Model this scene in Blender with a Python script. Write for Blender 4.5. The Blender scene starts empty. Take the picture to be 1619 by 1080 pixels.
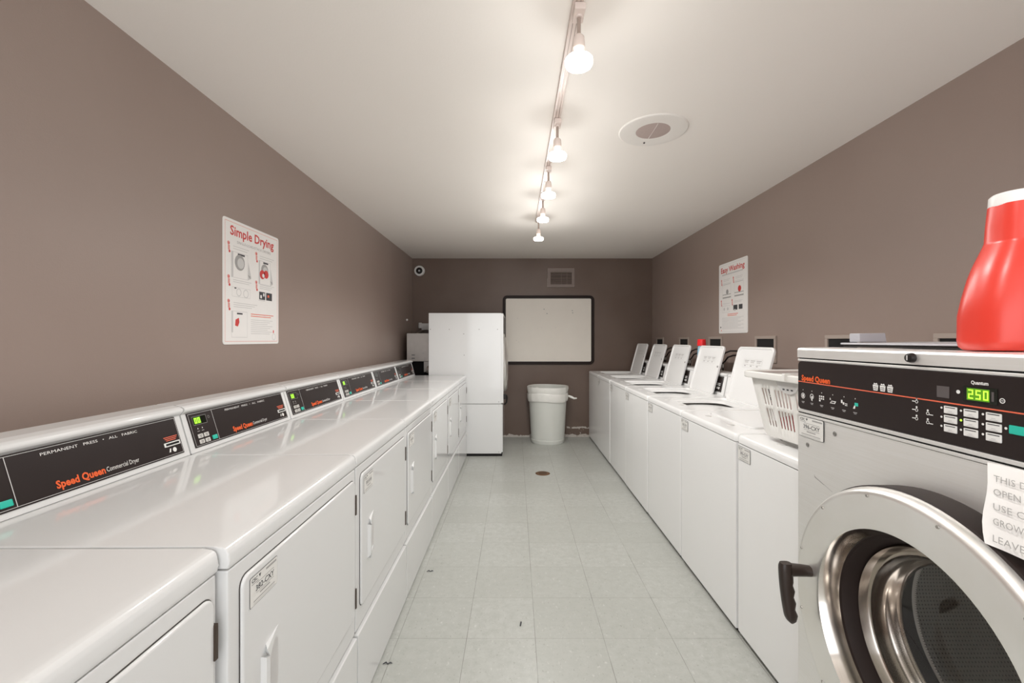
import bpy, bmesh, math, random
from math import pi, sin, cos, radians
from mathutils import Vector, Matrix
random.seed(7)
S = bpy.context.scene
COL = S.collection

# ------------------------------------------------------------------ camera, world, exposure
F, H = 688.0, 1.33
cd = bpy.data.cameras.new('camera'); cam = bpy.data.objects.new('camera', cd); COL.objects.link(cam)
cam.location = (0, 0, H); cam.rotation_euler = (radians(90), 0, 0)
cd.sensor_width = 36; cd.lens = F/1619*36
cd.shift_x = -5.5/1619; cd.shift_y = -3/1619
cd.clip_start = 0.02
S.camera = cam
w = bpy.data.worlds.new('world'); S.world = w; w.use_nodes = True
w.node_tree.nodes['Background'].inputs[0].default_value = (0.97, 0.985, 1.0, 1)
w.node_tree.nodes['Background'].inputs[1].default_value = 3.4
S.view_settings.view_transform = 'Standard'; S.view_settings.look = 'None'
S.view_settings.exposure = -0.05; S.view_settings.gamma = 1.0; S.view_settings.use_curve_mapping = False
S.cycles.max_bounces = 10; S.cycles.diffuse_bounces = 6; S.cycles.glossy_bounces = 5
S.cycles.transparent_max_bounces = 12; S.cycles.sample_clamp_indirect = 6
LAMP_X = 0.209
LAMP_Y = (1.435, 2.17, 2.76, 3.32, 3.95)
LAMP_UNSEEN_Y = (0.30,)  # unseen lamp added to light the near end
OMNI_W, SPOT_W = 3.6, 16.5
LAMP_COL = (1.0, 0.985, 0.96)

XL, XR, YB, YF, ZC = -1.41, 1.868, 5.95, -1.7, 2.44

# ------------------------------------------------------------------ materials
def mat(name, col, rough=0.5, metal=0.0, emit=None, estr=0.0, spec=0.5, noise=0.0, nscale=20, bump=0.0, bscale=200, coat=0.0):
    m = bpy.data.materials.new(name); m.use_nodes = True
    nt = m.node_tree; b = nt.nodes['Principled BSDF']
    b.inputs['Base Color'].default_value = (*col, 1)
    b.inputs['Roughness'].default_value = rough
    b.inputs['Metallic'].default_value = metal
    b.inputs['Specular IOR Level'].default_value = spec
    b.inputs['Coat Weight'].default_value = coat
    if emit:
        b.inputs['Emission Color'].default_value = (*emit, 1); b.inputs['Emission Strength'].default_value = estr
    if noise > 0:
        tc = nt.nodes.new('ShaderNodeTexCoord'); n = nt.nodes.new('ShaderNodeTexNoise')
        n.inputs['Scale'].default_value = nscale; n.inputs['Detail'].default_value = 4
        nt.links.new(tc.outputs['Object'], n.inputs['Vector'])
        mx = nt.nodes.new('ShaderNodeMix'); mx.data_type = 'RGBA'
        mx.inputs[6].default_value = (*[max(0, c*(1-noise)) for c in col], 1)
        mx.inputs[7].default_value = (*[min(1, c*(1+noise)) for c in col], 1)
        nt.links.new(n.outputs['Fac'], mx.inputs[0]); nt.links.new(mx.outputs[2], b.inputs['Base Color'])
    if bump > 0:
        tc2 = nt.nodes.new('ShaderNodeTexCoord'); n2 = nt.nodes.new('ShaderNodeTexNoise')
        n2.inputs['Scale'].default_value = bscale; n2.inputs['Detail'].default_value = 3
        nt.links.new(tc2.outputs['Object'], n2.inputs['Vector'])
        bp = nt.nodes.new('ShaderNodeBump'); bp.inputs['Strength'].default_value = bump; bp.inputs['Distance'].default_value = 0.003
        nt.links.new(n2.outputs['Fac'], bp.inputs['Height']); nt.links.new(bp.outputs['Normal'], b.inputs['Normal'])
    return m

class N:   # small node helper
    def __init__(s, m): s.nt = m.node_tree; s.b = s.nt.nodes['Principled BSDF']
    def new(s, t, **kw):
        n = s.nt.nodes.new(t)
        for k, v in kw.items(): setattr(n, k, v)
        return n
    def math(s, op, a, b=None, c=None):
        n = s.nt.nodes.new('ShaderNodeMath'); n.operation = op
        for i, v in enumerate((a, b, c)):
            if v is None: continue
            if isinstance(v, (int, float)): n.inputs[i].default_value = v
            else: s.nt.links.new(v, n.inputs[i])
        return n.outputs[0]
    def mix(s, f, a, b):
        n = s.nt.nodes.new('ShaderNodeMix'); n.data_type = 'RGBA'
        for i, v in ((0, f), (6, a), (7, b)):
            if isinstance(v, (int, float)): n.inputs[i].default_value = v
            elif isinstance(v, tuple): n.inputs[i].default_value = (*v, 1)
            else: s.nt.links.new(v, n.inputs[i])
        return n.outputs[2]
    def noise(s, vec, scale, detail=3, rough=0.5):
        n = s.nt.nodes.new('ShaderNodeTexNoise'); n.inputs['Scale'].default_value = scale
        n.inputs['Detail'].default_value = detail; n.inputs['Roughness'].default_value = rough
        s.nt.links.new(vec, n.inputs['Vector']); return n.outputs['Fac']
    def ramp(s, f, lo, hi):
        n = s.nt.nodes.new('ShaderNodeMapRange'); n.inputs[1].default_value = lo; n.inputs[2].default_value = hi
        s.nt.links.new(f, n.inputs[0]); return n.outputs[0]

M = {}
M['enamel'] = mat('white_enamel', (0.71, 0.712, 0.708), 0.08, noise=0.008, nscale=3, coat=0.0)
M['enamel_w'] = mat('washer_enamel', (0.84, 0.84, 0.835), 0.2, noise=0.012, nscale=3)
M['gap'] = mat('seam_dark', (0.05, 0.045, 0.04), 0.7, noise=0.1)
M['panel'] = mat('control_panel_black', (0.020, 0.013, 0.012), 0.38, spec=0.25, noise=0.1, nscale=8)
M['white'] = mat('print_white', (0.78, 0.77, 0.75), 0.5, noise=0.02)
M['grey'] = mat('print_grey', (0.35, 0.34, 0.33), 0.5, noise=0.05)
M['lgrey'] = mat('print_light_grey', (0.58, 0.57, 0.56), 0.5, noise=0.05)
M['ink'] = mat('print_ink', (0.05, 0.05, 0.055), 0.6, noise=0.1)
M['orange'] = mat('print_orange', (0.80, 0.11, 0.015), 0.5, noise=0.05)
M['redline'] = mat('print_red_line', (0.75, 0.14, 0.07), 0.5, noise=0.05)
M['red_ink'] = mat('print_red', (0.60, 0.05, 0.045), 0.5, noise=0.05)
M['pink'] = mat('print_pink', (0.72, 0.30, 0.27), 0.5, noise=0.05)
M['teal'] = mat('button_teal', (0.02, 0.50, 0.38), 0.4, noise=0.05)
M['button'] = mat('button_grey', (0.62, 0.60, 0.57), 0.4, noise=0.05)
M['screen'] = mat('display_black', (0.01, 0.012, 0.008), 0.15, noise=0.05)
M['led_glow'] = mat('display_glow', (0.05, 0.1, 0.01), 0.3, emit=(0.16, 0.50, 0.0), estr=0.5, noise=0.02)
M['led'] = mat('display_digits', (0.2, 0.4, 0.05), 0.3, emit=(0.45, 1.0, 0.05), estr=1.6, noise=0.02)
M['led_off'] = mat('display_window_grey', (0.10, 0.085, 0.085), 0.3, noise=0.05)
M['sticker'] = mat('sticker_paper', (0.74, 0.73, 0.70), 0.5, noise=0.03)
M['paper'] = mat('sign_paper', (0.82, 0.80, 0.78), 0.6, noise=0.02)
M['hinge'] = mat('hinge_bronze', (0.055, 0.036, 0.025), 0.45, metal=0.3, noise=0.2)
M['blackpl'] = mat('black_plastic', (0.014, 0.011, 0.010), 0.38, spec=0.3, noise=0.1)
M['handlepl'] = mat('handle_plastic', (0.030, 0.020, 0.016), 0.34, spec=0.35, noise=0.1)
M['rubber'] = mat('gasket_rubber', (0.022, 0.014, 0.012), 0.55, spec=0.2, noise=0.15)
M['chrome'] = mat('chrome', (0.62, 0.575, 0.53), 0.14, metal=1.0, noise=0.02)
M['screw'] = mat('screw_steel', (0.42, 0.40, 0.37), 0.35, metal=0.8, noise=0.1)
M['galv'] = mat('galvanised_sheet', (0.50, 0.47, 0.44), 0.42, metal=0.7, noise=0.12, nscale=14)
M['void'] = mat('void_black', (0.008, 0.007, 0.007), 0.9, noise=0.1)
M['basket'] = mat('basket_plastic', (0.80, 0.79, 0.76), 0.35, noise=0.015)
M['cloth_red'] = mat('red_cloth', (0.45, 0.02, 0.025), 0.9, noise=0.25, nscale=30, bump=0.4)
M['red_pl'] = mat('red_bottle_plastic', (0.68, 0.045, 0.028), 0.32, noise=0.04, nscale=6)
M['cap_white'] = mat('white_cap', (0.80, 0.79, 0.77), 0.35, noise=0.02)
M['cap_red'] = mat('red_cap', (0.80, 0.015, 0.02), 0.35, noise=0.05)
M['blue_pl'] = mat('pale_blue_plastic', (0.30, 0.52, 0.66), 0.35, noise=0.05)
M['can'] = mat('grey_bin_plastic', (0.66, 0.67, 0.63), 0.45, noise=0.05, nscale=5)
M['bag'] = mat('bin_liner', (0.82, 0.81, 0.77), 0.35, noise=0.05, nscale=25, bump=0.5, bscale=40)
M['drain'] = mat('drain_brass', (0.16, 0.075, 0.03), 0.45, metal=0.4, noise=0.3, nscale=60)
M['board'] = mat('board_face', (0.80, 0.75, 0.68), 0.5, noise=0.03, nscale=6)
M['board_frame'] = mat('board_frame_brown', (0.018, 0.010, 0.008), 0.5, spec=0.2, noise=0.15)
M['boxtrim'] = mat('outlet_box_trim', (0.38, 0.315, 0.275), 0.5, noise=0.04)
M['lampmetal'] = mat('lamp_fitting', (0.70, 0.60, 0.55), 0.4, noise=0.04)
M['stem'] = mat('lamp_stem', (0.40, 0.32, 0.28), 0.35, metal=0.4, noise=0.1)
M['bulb'] = mat('bulb_glass_lit', (0.9, 0.88, 0.85), 0.2, emit=(1.0, 0.93, 0.86), estr=6.0, noise=0.01)
M['bulbdim'] = mat('bulb_neck_lit', (0.9, 0.8, 0.7), 0.2, emit=(1.0, 0.80, 0.66), estr=0.7, noise=0.01)
M['filament'] = mat('bulb_shield', (0.5, 0.45, 0.4), 0.3, noise=0.1)
M['speaker'] = mat('speaker_white', (0.80, 0.765, 0.72), 0.5, noise=0.02)
M['speakergrille'] = mat('speaker_mesh', (0.45, 0.36, 0.33), 0.6, noise=0.15, nscale=250)
M['ventpaint'] = mat('vent_paint', (0.22, 0.17, 0.148), 0.5, noise=0.1)
M['lidgrey'] = mat('pale_grey_plastic', (0.44, 0.44, 0.47), 0.35, noise=0.03)
M['copper'] = mat('pipe_metal', (0.30, 0.24, 0.20), 0.4, metal=0.6, noise=0.15)
M['tubdark'] = mat('tub_steel_dark', (0.10, 0.085, 0.075), 0.4, metal=0.5, noise=0.2)

def m_wall():
    m = mat('taupe_wall_paint', (0.19, 0.16, 0.14), 0.42, spec=0.45); n = N(m)
    tc = n.new('ShaderNodeTexCoord').outputs['Object']
    f = n.noise(tc, 1.3, 4)
    c = n.mix(f, (0.280, 0.210, 0.180), (0.325, 0.255, 0.222))
    n.nt.links.new(c, n.b.inputs['Base Color'])
    bp = n.new('ShaderNodeBump'); bp.inputs['Strength'].default_value = 0.10; bp.inputs['Distance'].default_value = 0.004
    n.nt.links.new(n.noise(tc, 240, 2), bp.inputs['Height']); n.nt.links.new(bp.outputs['Normal'], n.b.inputs['Normal'])
    return m
M['wall'] = m_wall()

def m_wall_back():   # same paint, darker and browner to paint in the weaker light there, with the torn strip where a baseboard came off
    m = mat('taupe_wall_paint_dimmed', (0.12, 0.095, 0.08), 0.45, spec=0.45); n = N(m)
    tc = n.new('ShaderNodeTexCoord').outputs['Object']
    sp = n.new('ShaderNodeSeparateXYZ'); n.nt.links.new(tc, sp.inputs[0])
    x, z = sp.outputs[0], sp.outputs[2]
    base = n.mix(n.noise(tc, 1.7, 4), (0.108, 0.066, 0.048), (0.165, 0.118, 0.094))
    nz = n.noise(tc, 22, 5, 0.7)
    nl = n.noise(tc, 9, 4, 0.6)
    # left: thin torn line just above the floor
    h1 = n.math('ADD', n.math('MULTIPLY', nl, 0.10), -0.022)
    low = n.math('LESS_THAN', z, h1)
    # right: raised patch, whitish along its edges
    h2 = n.math('ADD', n.math('MULTIPLY', nl, 0.06), 0.095)
    inx = n.math('MULTIPLY', n.math('GREATER_THAN', x, 0.70), n.math('LESS_THAN', x, 1.05))
    edge = n.math('LESS_THAN', n.math('ABSOLUTE', n.math('SUBTRACT', z, h2)), 0.010)
    spots = n.math('MULTIPLY', n.math('LESS_THAN', z, h2), n.math('GREATER_THAN', nz, 0.60))
    right = n.math('MULTIPLY', inx, n.math('MAXIMUM', n.math('MULTIPLY', edge, n.math('GREATER_THAN', nz, 0.42)), spots))
    leftm = n.math('MULTIPLY', low, n.math('GREATER_THAN', nz, 0.40))
    f = n.math('MINIMUM', n.math('ADD', right, leftm), 1.0)
    c = n.mix(f, base, (0.50, 0.46, 0.42))
    n.nt.links.new(c, n.b.inputs['Base Color'])
    return m
M['wall_back'] = m_wall_back()

def m_ceil():
    m = mat('ceiling_paint', (0.80, 0.765, 0.725), 0.6, spec=0.3); n = N(m)
    tc = n.new('ShaderNodeTexCoord').outputs['Object']
    c = n.mix(n.noise(tc, 1.1, 3), (0.86, 0.815, 0.76), (0.90, 0.86, 0.81))
    n.nt.links.new(c, n.b.inputs['Base Color'])
    bp = n.new('ShaderNodeBump'); bp.inputs['Strength'].default_value = 0.06; bp.inputs['Distance'].default_value = 0.004
    n.nt.links.new(n.noise(tc, 120, 2), bp.inputs['Height']); n.nt.links.new(bp.outputs['Normal'], n.b.inputs['Normal'])
    return m
M['ceil'] = m_ceil()

def m_floor():
    m = mat('vinyl_floor_tile', (0.5, 0.5, 0.46), 0.34, spec=0.4); n = N(m)
    tc = n.new('ShaderNodeTexCoord').outputs['Object']
    sp = n.new('ShaderNodeSeparateXYZ'); n.nt.links.new(tc, sp.inputs[0])
    T = 0.3048
    def line(v, off, wd):
        p = n.math('FRACT', n.math('ADD', n.math('DIVIDE', n.math('SUBTRACT', v, off), T), 100.5))
        return n.math('LESS_THAN', n.math('ABSOLUTE', n.math('SUBTRACT', p, 0.5)), wd/T), n.math('FLOOR', n.math('ADD', n.math('DIVIDE', n.math('SUBTRACT', v, off), T), 100.0))
    lx, ix = line(sp.outputs[0], -0.217, 0.0012)
    ly, iy = line(sp.outputs[1], 1.9366, 0.0010)
    cb = n.new('ShaderNodeCombineXYZ'); n.nt.links.new(ix, cb.inputs[0]); n.nt.links.new(iy, cb.inputs[1])
    wn = n.new('ShaderNodeTexWhiteNoise'); n.nt.links.new(cb.outputs[0], wn.inputs['Vector'])
    base = n.mix(wn.outputs['Value'], (0.45, 0.46, 0.43), (0.505, 0.515, 0.488))
    blot = n.mix(n.ramp(n.noise(tc, 26, 5, 0.65), 0.35, 0.7), base, (0.42, 0.43, 0.40))
    mp = n.new('ShaderNodeMapping'); mp.inputs['Scale'].default_value = (1, 0.6, 1); mp.inputs['Rotation'].default_value = (0, 0, 0.5)
    n.nt.links.new(tc, mp.inputs[0])
    fl = n.ramp(n.noise(mp.outputs[0], 95, 3, 0.6), 0.62, 0.70)
    blot = n.mix(n.math('MULTIPLY', fl, 0.55), blot, (0.25, 0.245, 0.215))
    fw = n.ramp(n.noise(mp.outputs[0], 60, 3, 0.6), 0.62, 0.72)
    blot = n.mix(n.math('MULTIPLY', fw, 0.5), blot, (0.66, 0.665, 0.64))
    dirt = n.ramp(n.noise(tc, 1.6, 5, 0.6), 0.35, 0.75)
    blot = n.mix(n.math('MULTIPLY', dirt, 0.22), blot, (0.34, 0.335, 0.305))
    g = n.math('MAXIMUM', lx, n.math('MULTIPLY', ly, 0.65))
    c = n.mix(n.math('MULTIPLY', g, n.ramp(n.noise(tc, 5, 3), 0.2, 0.6)), blot, (0.20, 0.19, 0.17))
    n.nt.links.new(c, n.b.inputs['Base Color'])
    n.nt.links.new(n.math('ADD', n.math('MULTIPLY', dirt, 0.2), 0.28), n.b.inputs['Roughness'])
    return m
M['floor'] = m_floor()

def m_steel(name='brushed_stainless', col=(0.97, 0.945, 0.90), rough=0.46, stretch=(1, 1, 60)):
    m = mat(name, col, rough, metal=0.9); n = N(m)
    tc = n.new('ShaderNodeTexCoord').outputs['Object']
    mp = n.new('ShaderNodeMapping'); mp.inputs['Scale'].default_value = stretch
    n.nt.links.new(tc, mp.inputs[0])
    br = n.noise(mp.outputs[0], 6, 4)
    cl = n.noise(tc, 3.0, 5, 0.6)
    c = n.mix(n.math('MULTIPLY', n.math('ADD', br, cl), 0.5), tuple(v*0.86 for v in col), tuple(min(1, v*1.16) for v in col))
    n.nt.links.new(c, n.b.inputs['Base Color'])
    n.nt.links.new(n.math('ADD', n.math('MULTIPLY', cl, 0.18), rough-0.06), n.b.inputs['Roughness'])
    return m
M['steel'] = m_steel()
M['steel_door'] = m_steel('door_stainless', (0.97, 0.93, 0.86), 0.32, (1, 1, 1))

def m_drum():
    m = mat('perforated_drum', (0.50, 0.48, 0.45), 0.5, metal=0.35); n = N(m)
    tc = n.new('ShaderNodeTexCoord').outputs['Object']
    sp = n.new('ShaderNodeSeparateXYZ'); n.nt.links.new(tc, sp.inputs[0])
    ang = n.math('ARCTAN2', sp.outputs[2], sp.outputs[1])
    a = n.math('MULTIPLY', ang, 120.0); x = n.math('MULTIPLY', sp.outputs[0], 380.0)
    d = n.math('MULTIPLY', n.math('COSINE', n.math('ADD', a, x)), n.math('COSINE', n.math('SUBTRACT', a, x)))
    f = n.ramp(d, 0.45, 0.7)
    n.nt.links.new(n.mix(f, (0.66, 0.63, 0.59), (0.22, 0.20, 0.18)), n.b.inputs['Base Color'])
    return m
M['drum'] = m_drum()

def m_glass():
    m = bpy.data.materials.new('door_glass'); m.use_nodes = True; nt = m.node_tree
    nt.nodes.remove(nt.nodes['Principled BSDF']); out = nt.nodes['Material Output']
    t = nt.nodes.new('ShaderNodeBsdfTransparent'); t.inputs[0].default_value = (0.96, 0.955, 0.94, 1)
    g = nt.nodes.new('ShaderNodeBsdfGlossy'); g.inputs['Roughness'].default_value = 0.03
    lw0 = nt.nodes.new('ShaderNodeLayerWeight'); lw0.inputs['Blend'].default_value = 0.5
    pw = nt.nodes.new('ShaderNodeMath'); pw.operation = 'POWER'; pw.inputs[1].default_value = 5.0
    lw = nt.nodes.new('ShaderNodeMath'); lw.operation = 'MULTIPLY_ADD'; lw.inputs[1].default_value = 0.90; lw.inputs[2].default_value = 0.06
    nt.links.new(lw0.outputs['Facing'], pw.inputs[0]); nt.links.new(pw.outputs[0], lw.inputs[0])
    mx = nt.nodes.new('ShaderNodeMixShader')
    nt.links.new(lw.outputs[0], mx.inputs[0]); nt.links.new(t.outputs[0], mx.inputs[1]); nt.links.new(g.outputs[0], mx.inputs[2])
    nt.links.new(mx.outputs[0], out.inputs[0])
    return m
M['glass'] = m_glass()

# ------------------------------------------------------------------ mesh builder
class Frame:
    """a plane to print on: origin, right, up, outward normal"""
    def __init__(s, o, u, v):
        s.o, s.u, s.v = Vector(o), Vector(u).normalized(), Vector(v).normalized(); s.n = s.u.cross(s.v)
    def p(s, a, b, c=0.0): return s.o + s.u*a + s.v*b + s.n*c

_txt = {}
def text_mesh(st, bold):
    k = (st, bold)
    if k not in _txt:
        cu = bpy.data.curves.new('t', 'FONT'); cu.body = st; cu.size = 1.0; cu.resolution_u = 2; cu.offset = bold
        o = bpy.data.objects.new('t', cu); COL.objects.link(o)
        dg = bpy.context.evaluated_depsgraph_get()
        me = bpy.data.meshes.new_from_object(o.evaluated_get(dg))
        vs = [v.co.copy() for v in me.vertices]; fs = [tuple(p.vertices) for p in me.polygons]
        bpy.data.objects.remove(o); bpy.data.curves.remove(cu); bpy.data.meshes.remove(me)
        _txt[k] = (vs, fs)
    return _txt[k]

def rr(w, h, r, n=4, x=0, y=0):
    """rounded rectangle, counter-clockwise, centred on x,y"""
    pts = []
    for cx, cy, a0 in ((w/2-r, h/2-r, 0), (-w/2+r, h/2-r, 90), (-w/2+r, -h/2+r, 180), (w/2-r, -h/2+r, 270)):
        for i in range(n+1):
            a = radians(a0+90*i/n); pts.append((x+cx+r*cos(a), y+cy+r*sin(a)))
    return pts

class MB:
    def __init__(s): s.bm = bmesh.new(); s.mats = []
    def mi(s, m):
        m = M[m] if isinstance(m, str) else m
        if m not in s.mats: s.mats.append(m)
        return s.mats.index(m)
    def add(s, bm2, m, smooth=False, fix=True):
        if fix: bmesh.ops.recalc_face_normals(bm2, faces=bm2.faces)
        i = s.mi(m); mp = {}
        for v in bm2.verts: mp[v] = s.bm.verts.new(v.co)
        for f in bm2.faces:
            try: g = s.bm.faces.new([mp[v] for v in f.verts])
            except ValueError: continue
            g.material_index = i; g.smooth = smooth
        bm2.free(); return s
    def raw(s, vs, fs, m, smooth=False, fix=True):
        b = bmesh.new(); vv = [b.verts.new(v) for v in vs]
        for f in fs:
            try: b.faces.new([vv[i] for i in f])
            except ValueError: pass
        return s.add(b, m, smooth, fix)
    def box(s, x0, x1, y0, y1, z0, z1, m, bev=0.0, seg=2):
        b = bmesh.new(); bmesh.ops.create_cube(b, size=1)
        for v in b.verts: v.co = Vector(((x0+x1)/2+v.co.x*(x1-x0), (y0+y1)/2+v.co.y*(y1-y0), (z0+z1)/2+v.co.z*(z1-z0)))
        if bev > 0: bmesh.ops.bevel(b, geom=b.edges[:], offset=bev, segments=seg, affect='EDGES', profile=0.5)
        return s.add(b, m, bev > 0)
    def obox(s, fr, u0, u1, v0, v1, n0, n1, m, bev=0.0, seg=2):
        b = bmesh.new(); bmesh.ops.create_cube(b, size=1)
        for v in b.verts:
            v.co = fr.p((u0+u1)/2+v.co.x*(u1-u0), (v0+v1)/2+v.co.y*(v1-v0), (n0+n1)/2+v.co.z*(n1-n0))
        if bev > 0: bmesh.ops.bevel(b, geom=b.edges[:], offset=bev, segments=seg, affect='EDGES', profile=0.5)
        return s.add(b, m, bev > 0)
    def loft(s, loops, m, cap0=True, cap1=True, smooth=True, closed=True):
        vs = []; fs = []; n = len(loops[0])
        for L in loops: vs += [Vector(p) for p in L]
        for j in range(len(loops)-1):
            for i in range(n if closed else n-1):
                k = (i+1) % n; fs.append((j*n+i, j*n+k, (j+1)*n+k, (j+1)*n+i))
        if cap0: fs.append(tuple(range(n))[::-1])
        if cap1: fs.append(tuple((len(loops)-1)*n+i for i in range(n)))
        return s.raw(vs, fs, m, smooth)
    def prism(s, pts, axis, a0, a1, m, smooth=False, bev=0):
        """extrude a 2-D outline along an axis: 'y' takes (x,z), 'x' takes (y,z), 'z' takes (x,y)"""
        def P(p, a): return {'y': (p[0], a, p[1]), 'x': (a, p[0], p[1]), 'z': (p[0], p[1], a)}[axis]
        b = bmesh.new(); A = [b.verts.new(P(p, a0)) for p in pts]; B = [b.verts.new(P(p, a1)) for p in pts]; n = len(pts)
        for i in range(n): b.faces.new((A[i], A[(i+1) % n], B[(i+1) % n], B[i]))
        b.faces.new(A); b.faces.new(B[::-1])
        if bev > 0: bmesh.ops.bevel(b, geom=b.edges[:], offset=bev, segments=2, affect='EDGES', profile=0.5)
        return s.add(b, m, smooth)
    def lathe(s, prof, c, axis='z', seg=32, m='white', smooth=True, arc=None, flip=False):
        """prof: (radius, height along axis)"""
        vs = []; fs = []; n = len(prof); c = Vector(c)
        for i in range(seg):
            a = 2*pi*i/seg
            for r, h in prof:
                if axis == 'z': vs.append(c+Vector((r*cos(a), r*sin(a), h)))
                elif axis == 'x': vs.append(c+Vector((h, r*cos(a), r*sin(a))))
                else: vs.append(c+Vector((r*cos(a), h, r*sin(a))))
        for i in range(seg):
            k = (i+1) % seg
            for j in range(n-1): fs.append((i*n+j, k*n+j, k*n+j+1, i*n+j+1))
        b = bmesh.new(); vv = [b.verts.new(v) for v in vs]
        for f in fs: b.faces.new([vv[i] for i in f])
        bmesh.ops.remove_doubles(b, verts=b.verts, dist=1e-6)
        return s.add(b, m, smooth)
    def tube(s, path, r, m, seg=8, smooth=True):
        path = [Vector(p) for p in path]; loops = []; rs = r if isinstance(r, (list, tuple)) else [r]*len(path)
        up = Vector((0, 0, 1)); prev = None
        for i, p in enumerate(path):
            t = (path[min(i+1, len(path)-1)]-path[max(i-1, 0)]).normalized()
            a = prev if prev is not None else (up if abs(t.z) < 0.9 else Vector((1, 0, 0)))
            a = (a - t*a.dot(t)).normalized(); prev = a; b = t.cross(a)
            loops.append([p+a*rs[i]*cos(2*pi*k/seg)+b*rs[i]*sin(2*pi*k/seg) for k in range(seg)])
        return s.loft(loops, m, True, True, smooth)
    # --- printing on a frame
    def poly(s, fr, pts, m, n=0.0006):
        return s.raw([fr.p(a, b, n) for a, b in pts], [tuple(range(len(pts)))], m, False, False)
    def rect(s, fr, u0, u1, v0, v1, m, n=0.0006): return s.poly(fr, [(u0, v0), (u1, v0), (u1, v1), (u0, v1)], m, n)
    def rrect(s, fr, u0, u1, v0, v1, r, m, n=0.0006): return s.poly(fr, rr(u1-u0, v1-v0, r, 4, (u0+u1)/2, (v0+v1)/2), m, n)
    def disc(s, fr, u, v, r, m, n=0.0006, seg=12): return s.poly(fr, [(u+r*cos(2*pi*i/seg), v+r*sin(2*pi*i/seg)) for i in range(seg)], m, n)
    def outline(s, fr, u0, u1, v0, v1, t, m, n=0.0007):
        s.rect(fr, u0, u1, v0, v0+t, m, n); s.rect(fr, u0, u1, v1-t, v1, m, n)
        s.rect(fr, u0, u0+t, v0+t, v1-t, m, n); return s.rect(fr, u1-t, u1, v0+t, v1-t, m, n)
    def ring(s, fr, u, v, r0, r1, m, n=0.0006, seg=16):
        vs = []; fs = []
        for i in range(seg):
            a = 2*pi*i/seg; vs += [fr.p(u+r0*cos(a), v+r0*sin(a), n), fr.p(u+r1*cos(a), v+r1*sin(a), n)]
        for i in range(seg):
            k = (i+1) % seg; fs.append((2*i, 2*i+1, 2*k+1, 2*k))
        return s.raw(vs, fs, m, False, False)
    def text(s, st, fr, u, v, h, m, width=None, bold=0.0, n=0.0008, track=0.0):
        vs, fs = text_mesh(st, bold)
        x0 = min(p.x for p in vs); x1 = max(p.x for p in vs)
        sy = h/0.70; sx = sy if width is None else width/(x1-x0)
        return s.raw([fr.p(u+(p.x-x0)*sx, v+p.y*sy, n) for p in vs], fs, m, False, False)
    def seg7(s, fr, u, v, wd, ht, ch, m, n=0.0010, t=None):
        t = t or ht*0.13
        segs = {'0': 'abcdef', '2': 'abged', '5': 'afgcd', '6': 'afgcde'}[ch]
        R = {'a': (0, wd, ht-t, ht), 'd': (0, wd, 0, t), 'g': (0, wd, ht/2-t/2, ht/2+t/2), 'f': (0, t, ht/2, ht), 'e': (0, t, 0, ht/2),
             'b': (wd-t, wd, ht/2, ht), 'c': (wd-t, wd, 0, ht/2)}
        for c in segs:
            a = R[c]; s.rect(fr, u+a[0], u+a[1], v+a[2], v+a[3], m, n)
        return s
    def build(s, name, parent=None, origin=(0, 0, 0), autosmooth=True):
        me = bpy.data.meshes.new(name); o3 = Vector(origin)
        for v in s.bm.verts: v.co -= o3
        s.bm.to_mesh(me); s.bm.free()
        for m in s.mats: me.materials.append(m)
        if autosmooth:
            try: me.set_sharp_from_angle(angle=radians(38))
            except Exception: pass
        o = bpy.data.objects.new(name, me); COL.objects.link(o)
        if any(p.use_smooth for p in me.polygons):
            wn = o.modifiers.new('even shading', 'WEIGHTED_NORMAL'); wn.keep_sharp = True; wn.weight = 100
        if parent is not None: o.parent = parent
        return o

def tag(o, label, cat, group=None):
    o['label'] = label; o['category'] = cat
    if group: o['group'] = group
    return o
def empty(name, loc, label, cat, group=None, rz=0):
    o = bpy.data.objects.new(name, None); COL.objects.link(o); o.location = loc; o.rotation_euler.z = rz
    o.empty_display_size = 0.1
    return tag(o, label, cat, group)
def struct(o): o['kind'] = 'structure'; return o
def copy_tree(o, parent=None):
    c = o.copy(); COL.objects.link(c)
    if parent is not None: c.parent = parent
    for ch in list(o.children): copy_tree(ch, c)
    return c
def child(o, name):
    for c in list(o.children):
        if c.name.split('.')[0] == name: return c

# ------------------------------------------------------------------ room shell
T = 0.10
struct(MB().box(XL-T, XR+T, YF-T, YB+T, -T, 0, 'floor').build('floor'))
struct(MB().box(XL-T, XR+T, YF-T, YB+T, ZC, ZC+T, 'ceil').build('ceiling'))
struct(MB().box(XL-T, XL, YF-T, YB+T, 0, ZC, 'wall').build('wall_left'))
struct(MB().box(XR, XR+T, YF-T, YB+T, 0, ZC, 'wall').build('wall_right'))
struct(MB().box(XL, XR, YB, YB+T, 0, ZC, 'wall_back').build('wall_back'))
fw = MB()      # unseen wall behind the camera; wide opening added to let in fill light
fw.box(XL, -1.25, YF-T, YF, 0, ZC, 'wall'); fw.box(1.72, XR, YF-T, YF, 0, ZC, 'wall'); fw.box(-1.25, 1.72, YF-T, YF, 2.36, ZC, 'wall')
struct(fw.build('wall_front'))

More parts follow.
